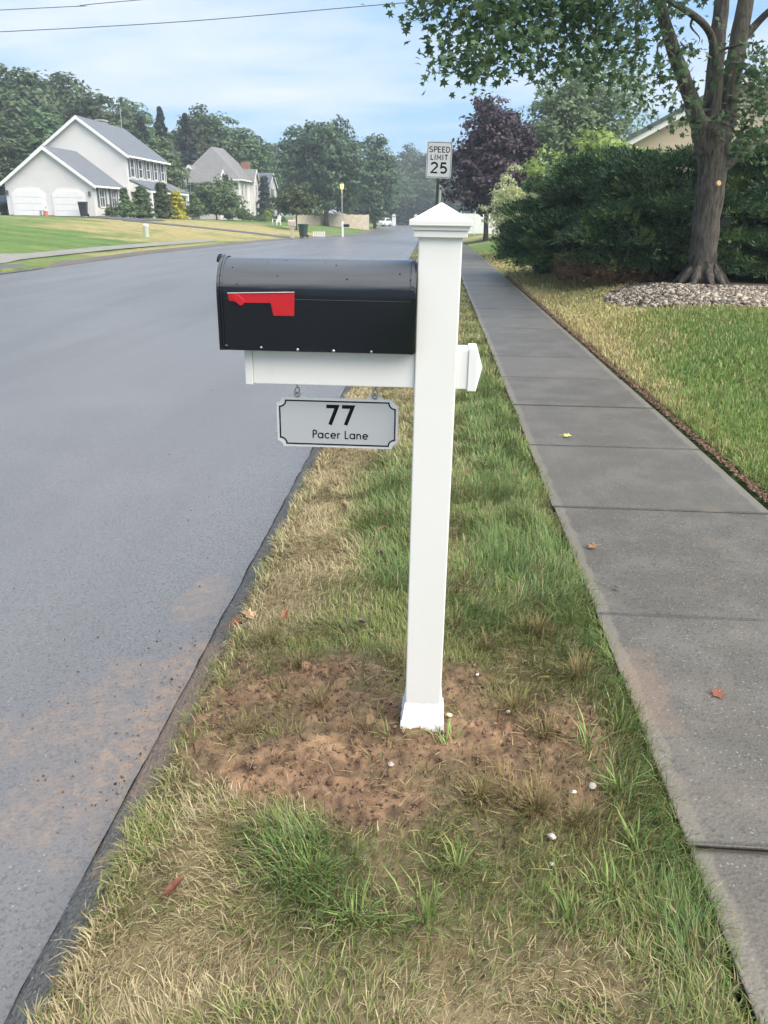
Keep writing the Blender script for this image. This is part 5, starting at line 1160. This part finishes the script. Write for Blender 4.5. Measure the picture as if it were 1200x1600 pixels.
b_ = tag(empty('cinder_block', (-31.85, 65.4, H(-31.85, 65.4) + .03)), 'grey concrete block beside the traffic cone', 'block')
t = MB(); t.box(-.3, .3, -.1, .1, .0, .05).box(-.3, .3, -.1, .1, .35, .4)
for x in (-.3, -.03, .24): t.box(x, x + .06, -.1, .1, .051, .349)
t.build('block', M['concrete_gray'], b_, local=True)
pd = tag(empty('utility_pedestal', (-14.6, 40.6, H(-14.6, 40.6))), 'pale green utility pedestal standing on the far lawn', 'utility box')
MB().lathe((0, 0, 0), [(.13, 0), (.13, .42), (.12, .50)], 12).build('body', M['pedestal'], pd, local=True); MB().lathe((0, 0, 0), [(.145, .501), (.145, .58), (.06, .62)], 12).build('lid', M['sign_white'], pd, local=True)
mbx = tag(empty('tan_mailbox', (-10.6, 60, H(-10.6, 60))), 'tan mailbox on a matching post at the far kerb', 'mailbox')
MB().box(-.11, .11, -.11, .11, 0, .85).build('post', M['tan'], mbx, local=True); MB().prism(mprofile(.30, .42, 8, -.26, (0, .851)), (.52, 0, 0)).build('box', M['tan'], mbx, local=True); MB().box(-.27, -.262, -.13, .13, .88, 1.18).build('door', M['trim'], mbx, local=True)
wm = tag(empty('white_post_mailbox', (-8.35, 73.0, H(-8.9, 73.0))), 'white mailbox post with small black box beside the street lamp', 'mailbox')
MB().box(-.08, .08, -.08, .08, -.1, 1.15).build('post', M['trim'], wm, local=True); MB().prism(mprofile(.2, .26, 8, .09, (0, .78)), (.5, 0, 0)).build('box', M['black'], wm, local=True); MB().box(.09, .55, -.05, .05, .68, .778).build('arm', M['trim'], wm, local=True)
MB().frustum(0, 0, 1.151, .1, 1.22, .02).build('cap', M['trim'], wm, local=True)
wf = tag(empty('low_picket_edging', (-10.2, 67.5, H(-10.3, 67.5))), 'low white picket edging between the green cart and street lamp', 'fence')
for k in range(6): MB().box(k * .18, k * .18 + .1, -.015, .015, 0, .42 + .03 * (k % 2)).build('picket', M['chair_white'], wf, local=True)
for z in (.1, .3): MB().box(-.02, 1.03, .016, .03, z, z + .05).build('rail', M['chair_white'], wf, local=True)
ch = tag(empty('garden_chair', (-17.6, 90, H(-17.6, 90)), R(-35)), 'white slatted garden chair on the lawn under the small tree', 'chair')
for k in range(5): MB().add([(-.28 + k * .115, .20, .28), (-.18 + k * .115, .20, .28), (-.18 + k * .115, .52, 1.02 + .05 * (2 - abs(k - 2))), (-.28 + k * .115, .52, 1.02 + .05 * (2 - abs(k - 2))), (-.28 + k * .115, .23, .27), (-.18 + k * .115, .23, .27), (-.18 + k * .115, .55, 1.01 + .05 * (2 - abs(k - 2))), (-.28 + k * .115, .55, 1.01 + .05 * (2 - abs(k - 2)))], [(0, 1, 2, 3), (7, 6, 5, 4), (0, 4, 5, 1), (1, 5, 6, 2), (2, 6, 7, 3), (3, 7, 4, 0)]).build('back_slat', M['chair_white'], ch, local=True)
MB().box(-.30, .30, -.30, .22, .28, .32).build('seat', M['chair_white'], ch, local=True)
for sx in (-1, 1):
    MB().box(sx * .36 - .07, sx * .36 + .07, -.38, .35, .56, .59).build('arm_rest', M['chair_white'], ch, local=True)
    for yy in (-.32, .26): MB().box(sx * .33 - .025, sx * .33 + .025, yy - .05, yy + .05, 0, .559).build('leg', M['chair_white'], ch, local=True)
# street lamps
m, nt, b = new_mat('lit_lamp'); b.inputs['Emission Color'].default_value = (1.0, .68, .22, 1); b.inputs['Emission Strength'].default_value = 0.36; b.inputs['Base Color'].default_value = (.3, .22, .1, 1); M['lit'] = m
lp = tag(empty('street_lamp', (-8.75, 76, H(-9.4, 76) - .02)), 'lit street lamp on a thin pole at the far kerb', 'street lamp')
MB().tube([(0, 0, -.2), (0, 0, .3), (0, 0, 4.02)], [.07, .05, .04], 10).build('pole', M['galv'], lp, local=True, smooth=True)
MB().lathe((0, 0, 4.02), [(.07, 0), (.15, .04), (.19, .30), (.17, .42)], 14).build('lantern', M['lit'], lp, local=True, smooth=True); MB().lathe((0, 0, 4.02), [(.21, .421), (.16, .50), (.03, .58)], 14).build('hood', M['shutter'], lp, local=True)
ld = bpy.data.lights.new('lamp_glow', 'POINT'); ld.energy = 12; ld.color = (1, .75, .35); ld.shadow_soft_size = .2; lo = bpy.data.objects.new('lamp_glow', ld); col.objects.link(lo); lo.parent = lp; lo.location = (0, 0, 3.9)
l2 = tag(empty('street_lamp', (-11.3, 158, H(-11.9, 158))), 'distant unlit lamp pole beside the small yellow-green tree', 'street lamp')
MB().tube([(0, 0, -.2), (0, 0, 4.6)], [.10, .07], 8).build('pole', M['galv'], l2, local=True); MB().lathe((0, 0, 4.6), [(.08, 0), (.22, .35), (.2, .45), (.05, .6)], 10).build('lantern', M['tan'], l2, local=True)
# board fence
fc = tag(empty('board_fence', (-15, 118, H(-15, 118))), 'tan wooden board fence behind the big round maple', 'fence')
fp = [(-18.9, 108), (-15.5, 117), (-13.0, 121.5), (-10.3, 125)]; ftop = [1.55, 1.6, 1.42, 1.45]
segs = []
for (ax, ay), (bx_, by_), ta, tb in zip(fp[:-1], fp[1:], ftop[:-1], ftop[1:]):
    L_ = math.hypot(bx_ - ax, by_ - ay); k = max(2, int(L_ / .30)); u = Vector(((bx_ - ax) / L_, (by_ - ay) / L_, 0)); nrm = Vector((u.y, -u.x, 0))
    for i in range(k):
        a = Vector((ax, ay, 0)) + u * (L_ * i / k); z0 = H(a.x, a.y); top = ta + (tb - ta) * i / k + .03 * math.sin(i * 1.1)
        MB().obox((a.x, a.y, z0), u, (0, 0, 1), nrm, .008, L_ / k - .008, -.02, top - z0 + random.uniform(-.02, .02), 0, .025).build('board', M['wood_fence'], fc)
    MB().obox((ax, ay, H(ax, ay)), u, (0, 0, 1), nrm, 0, L_, .5, .6, -.06, -.002).build('rail', M['wood_fence'], fc)
# cars
def car(x, y, rz, mat, label, s=1.0, z=None):
    r = tag(empty('parked_car', (x, y, H(x, y) if z is None else z), rz), label, 'car')
    prof = [(-2.25, .32), (-2.28, .75), (-2.15, .98), (-1.1, 1.06), (-.45, 1.62), (1.35, 1.66), (2.05, 1.12), (2.25, 1.02), (2.27, .45), (2.2, .32)]
    b = MB(); b.prism([(q[0] * s, -.88 * s, q[1] * s) for q in prof], (0, 1.76 * s, 0)); body = b.build('body', M[mat], r, local=True, bevel=.07)
    for sy in (-1, 1):
        MB().prism([(q[0] * s, sy * .885 * s, q[1] * s) for q in ((-.95, 1.10), (-.42, 1.54), (.40, 1.57), (.40, 1.10))], (0, sy * .01, 0)).build('side_window', M['glass'], body, local=True)
        MB().prism([(q[0] * s, sy * .885 * s, q[1] * s) for q in ((.48, 1.10), (.48, 1.57), (1.30, 1.57), (1.80, 1.12))], (0, sy * .01, 0)).build('side_window', M['glass'], body, local=True)
        for wx in (-1.4, 1.4):
            wh = MB(); wh.tube([(wx * s, sy * .70 * s, .33 * s), (wx * s, sy * .915 * s, .33 * s)], .33 * s, 18); wh = wh.build('wheel', M['rubber'], r, local=True); MB().tube([(wx * s, sy * .916 * s, .33 * s), (wx * s, sy * .925 * s, .33 * s)], .2 * s, 12).build('rim', M['steel'], wh, local=True)
        MB().box(-2.33 * s, -2.27 * s, sy * .6 * s - .2 * s, sy * .6 * s + .2 * s, .68 * s, .86 * s).build('headlight', M['sign_white'], r, local=True)
        MB().box(2.26 * s, 2.30 * s, sy * .66 * s - .12 * s, sy * .66 * s + .12 * s, .75 * s, 1.0 * s).build('tail_light', M['red'], r, local=True)
    MB().add([(-1.07 * s, -.74 * s, 1.10 * s), (-1.07 * s, .74 * s, 1.10 * s), (-.50 * s, .66 * s, 1.60 * s), (-.50 * s, -.66 * s, 1.60 * s)], [(3, 2, 1, 0)]).build('windscreen', M['glass'], body, local=True)
    MB().add([(2.055 * s, -.74 * s, 1.14 * s), (2.055 * s, .74 * s, 1.14 * s), (1.43 * s, .66 * s, 1.62 * s), (1.43 * s, -.66 * s, 1.62 * s)], [(0, 1, 2, 3)]).build('rear_window', M['glass'], body, local=True)
    return r
car(-36.55, 68.6, R(84), 'car_black', 'dark car parked left of the garage at the picture edge')
car(-10.9, 168, R(70), 'car_white', 'white parked car far down the left side of the street')
for x, lb in ((-10.2, 'white gate pillar at the street end beside the parked white car'), (-5.0, 'white gate pillar at the street end left of the post cap')):
    g_ = tag(empty('gate_pillar', (x, 196, H(x, 196) - .05)), lb, 'pillar', 'white pillars at the street end'); MB().box(-.45, .45, -.45, .45, 0, 2.1).build('shaft', M['trim'], g_, local=True); MB().frustum(0, 0, 2.101, .6, 2.6, .12).build('cap', M['concrete_gray'], g_, local=True)
# white fence beyond the purple trees
wf2 = tag(empty('white_panel_fence', (4.5, 74, H(4.5, 74))), 'white panel fence seen between the purple tree trunks', 'fence')
for k in range(8): MB().box(-3.6 + k * 1.25, -3.6 + k * 1.25 + 1.2, -.03, .03, .1, 1.75).build('panel', M['trim'], wf2, local=True)
for k in range(9): MB().box(-3.675 + k * 1.25, -3.605 + k * 1.25 + .005, -.06, .06, 0, 1.9).build('post', M['trim'], wf2, local=True)
# utility poles and wires
def wire(name, pts, r, label):
    c = smooth_chain([np.array([*p, 0]) for p in pts], 8); t = MB(); t.tube([p[:3] for p in c], r, 5, caps=False); return tag(t.build(name, M['wire'], smooth=True), label, 'wire', 'overhead wires')
wire('overhead_wire', [(-44, 27, 5.6), (-13.52, 26.5, 6.44), (-1.03, 26.5, 7.21), (14, 26.5, 8.3)], .011, 'lower overhead wire crossing the whole top-left sky')
wire('overhead_wire', [(-44, 27, 5.9), (-13.43, 26.5, 7.01), (-9.13, 26.5, 7.27), (14, 26.5, 8.9)], .010, 'upper overhead wire crossing the top-left corner of the sky')
for x, y, lb in ((0.35, 150, 'pale utility pole just behind the speed limit sign'), (-24, 199, 'utility pole hidden behind the pointed tree at the street end'), (9, 199, 'utility pole behind the purple trees at the street end')):
    u_ = tag(empty('utility_pole', (x, y, H(x, y))), lb, 'pole'); MB().tube([(0, 0, -.5), (0, 0, 10.5)], [.17, .12], 8).build('shaft', M['galv' if y < 160 else 'pole_wood'], u_, local=True); MB().box(-1.1, 1.1, -.05, .05, 9.4, 9.55).build('crossarm', M['pole_wood'], u_, local=True)
wire('overhead_wire', [(-24, 199, 8.6), (-7.5, 199, 8.0), (9, 199, 8.5)], .035, 'upper distant wire across the street end')
wire('overhead_wire', [(-24, 199, 5.4), (-7.5, 199, 4.8), (9, 199, 5.3)], .035, 'lower distant wire across the street end')

# ------------------------------------------------------------------ fallen leaves and pebbles
def fallen(x, y, z, s, c, label, rz, curl=.35, kind='maple'):
    m = MB(); pts = star if kind == 'maple' else [(1.1, 0), (.6, .3), (0, .42), (-.6, .28), (-1, 0), (-.6, -.28), (0, -.42), (.6, -.3)]
    n = len(pts); vs = [(a * s, b * s, s * (curl * abs(b) + .25 * curl * a * a) + .004 * math.sin(a * 3)) for a, b in pts] + [(0, 0, .0)]
    vs += [(q[0], q[1], q[2] - .0012) for q in vs]
    fs = [(n, k, (k + 1) % n) for k in range(n)] + [(2 * n + 1, n + 1 + (k + 1) % n, n + 1 + k) for k in range(n)] + [(k, n + 1 + k, n + 1 + (k + 1) % n, (k + 1) % n) for k in range(n)]
    m.add(vs, fs); r = tag(empty('fallen_leaf', (x, y, z), rz), label, 'leaf', 'fallen leaves'); r.rotation_euler = (random.uniform(-.25, .25), random.uniform(-.25, .25), rz)
    mt = simple('dry_leaf', c, .7, .35, 60); m.build('blade', mt, r, local=True)
    MB().tube([(-.55 * s, 0, .1 * s), (-1.0 * s, .05 * s, .12 * s), (-1.5 * s, .2 * s, .05 * s)], .0011, 5).build('stalk', mt, r, local=True)
vz = lambda x, y: float(verge_z(np.array(x), np.array(y)))
for a in ((-.51, 1.225, .024, .026, (.12, .036, .02), 'curled red-brown leaf lying in dry grass near the kerb', .9, .7), (-.40, 3.50, .035, .030, (.12, .055, .04), 'dark brown leaf on the green grass near the kerb', 2.1, .8), (-.20, 3.26, .035, .028, (.16, .06, .045), 'reddish leaf left of the post on green grass', .4, .8), (-.18, 3.02, .035, .030, (.10, .06, .045), 'curled dark leaf left of the post, nearest of three', 4.0, .9),
          (-.675, 2.43, .0, .032, (.22, .065, .035), 'red leaf lying on the kerb top', .3, .5), (-.63, 2.47, .01, .032, (.52, .33, .21), 'pale tan leaf on the kerb beside the red leaf', 2.6, .5), (-.49, 2.42, .035, .024, (.24, .085, .04), 'small russet leaf in the grass behind the soil patch', 1.3, .8), (-.21, 2.39, .03, .028, (.20, .15, .12), 'grey curled leaf on the soil left of the post', 5.2, .9)):
    fallen(a[0], a[1], vz(a[0], a[1]) + a[2], a[3], a[4], a[5], a[6], a[7] * 1.15, 'oval' if 'leaf on the kerb' not in a[5] and 'kerb top' not in a[5] else 'maple')
for a in ((.92, 5.10, .034, (.55, .52, .16), 'yellow-green leaf on the sidewalk beyond the cross arm', .2), (.745, 3.22, .028, (.24, .12, .06), 'small tan leaf on the left side of the sidewalk', 1.9), (.765, 2.81, .018, (.18, .075, .05), 'tiny brown leaf scrap near the sidewalk joint', 3.0), (.915, 2.09, .026, (.20, .07, .04), 'orange-red leaf in the middle of the near slab', .6)):
    fallen(a[0], a[1], .009, a[2], a[3], a[4], a[5], .18)
def pebble(x, y, z, s, c, label):
    m = MB(); m.lathe((0, 0, 0), [(.3, -.35), (.8, -.15), (1, .15), (.7, .5), (.25, .62)], 9); r_ = random.Random(label)
    m.v = [(p[0] * s * r_.uniform(.8, 1.2), p[1] * s * .8 * r_.uniform(.8, 1.2), p[2] * s * r_.uniform(.8, 1.1)) for p in m.v]
    o = m.build('pebble', simple('pebble_stone', c, .8, .12, 60), smooth=True); o.location = (x, y, z); o.rotation_euler.z = r_.uniform(0, 6); tag(o, label, 'pebble', 'pebbles on the verge')
for a in ((.45, 1.63, .013, (.42, .39, .33), 'white pebble right of the soil patch near the green edge'), (.32, 1.44, .011, (.40, .37, .33), 'white pebble in brown grass below the soil patch'), (-.07, 1.68, .010, (.38, .32, .27), 'grey-brown pebble on bare soil before the post'), (.18, 2.12, .006, (.62, .55, .45), 'small pale pebble behind the post on the right'), (.40, 1.61, .007, (.6, .57, .5), 'tiny pale pebble left of the white one'), (.088, 1.90, .010, (.66, .56, .40), 'cream pebble against the right of the post foot'), (.31, 1.36, .007, (.5, .48, .44), 'tiny white pebble lowest in the brown grass'), (.26, 1.93, .007, (.5, .46, .4), 'small pebble right of the post on soil')):
    pebble(a[0], a[1], vz(a[0], a[1]) + a[2] * .3 + .012, a[2], a[3], a[4])
# grit on the asphalt
n = 260; y = 1.0 + 9 * rng.random(n) ** 1.5; x = xr(y) - .02 - np.abs(rng.normal(0, 1.0, n)) * (.3 + y * .15); cc = np.array([.02, .02, .02]) + .12 * rng.random((n, 1)) ** 3
tt = np.clip((x - xl(y)) / (xr(y) - xl(y)), 0, 1)
P, F, C_ = shards(n, x, y, zroad(y) + .04 * (1 - (2 * np.minimum(tt, 1) - 1) ** 2) * (tt < .93) + .002, .0018 + .003 * rng.random(n) ** 2, cc, .6)
tag(link('road_grit', np_mesh_faces('road_grit', P, F, C_), M['chip']), 'dark grit and bits scattered on the asphalt', 'grit', kind='stuff')

# ------------------------------------------------------------------ air
m = bpy.data.materials.new('haze_air'); m.use_nodes = True; nt = m.node_tree; nt.nodes.remove(nt.nodes['Principled BSDF'])
pvn = N(nt, 'ShaderNodeVolumePrincipled', {'Color': (.80, .88, .97, 1), 'Density': 0.0011, 'Anisotropy': 0.2}); nt.links.new(pvn.outputs[0], nt.nodes['Material Output'].inputs['Volume'])
tag(MB().box(-720, 720, -30, 920, -3, 26).build('haze', m), 'thin summer haze over the street', kind='stuff')
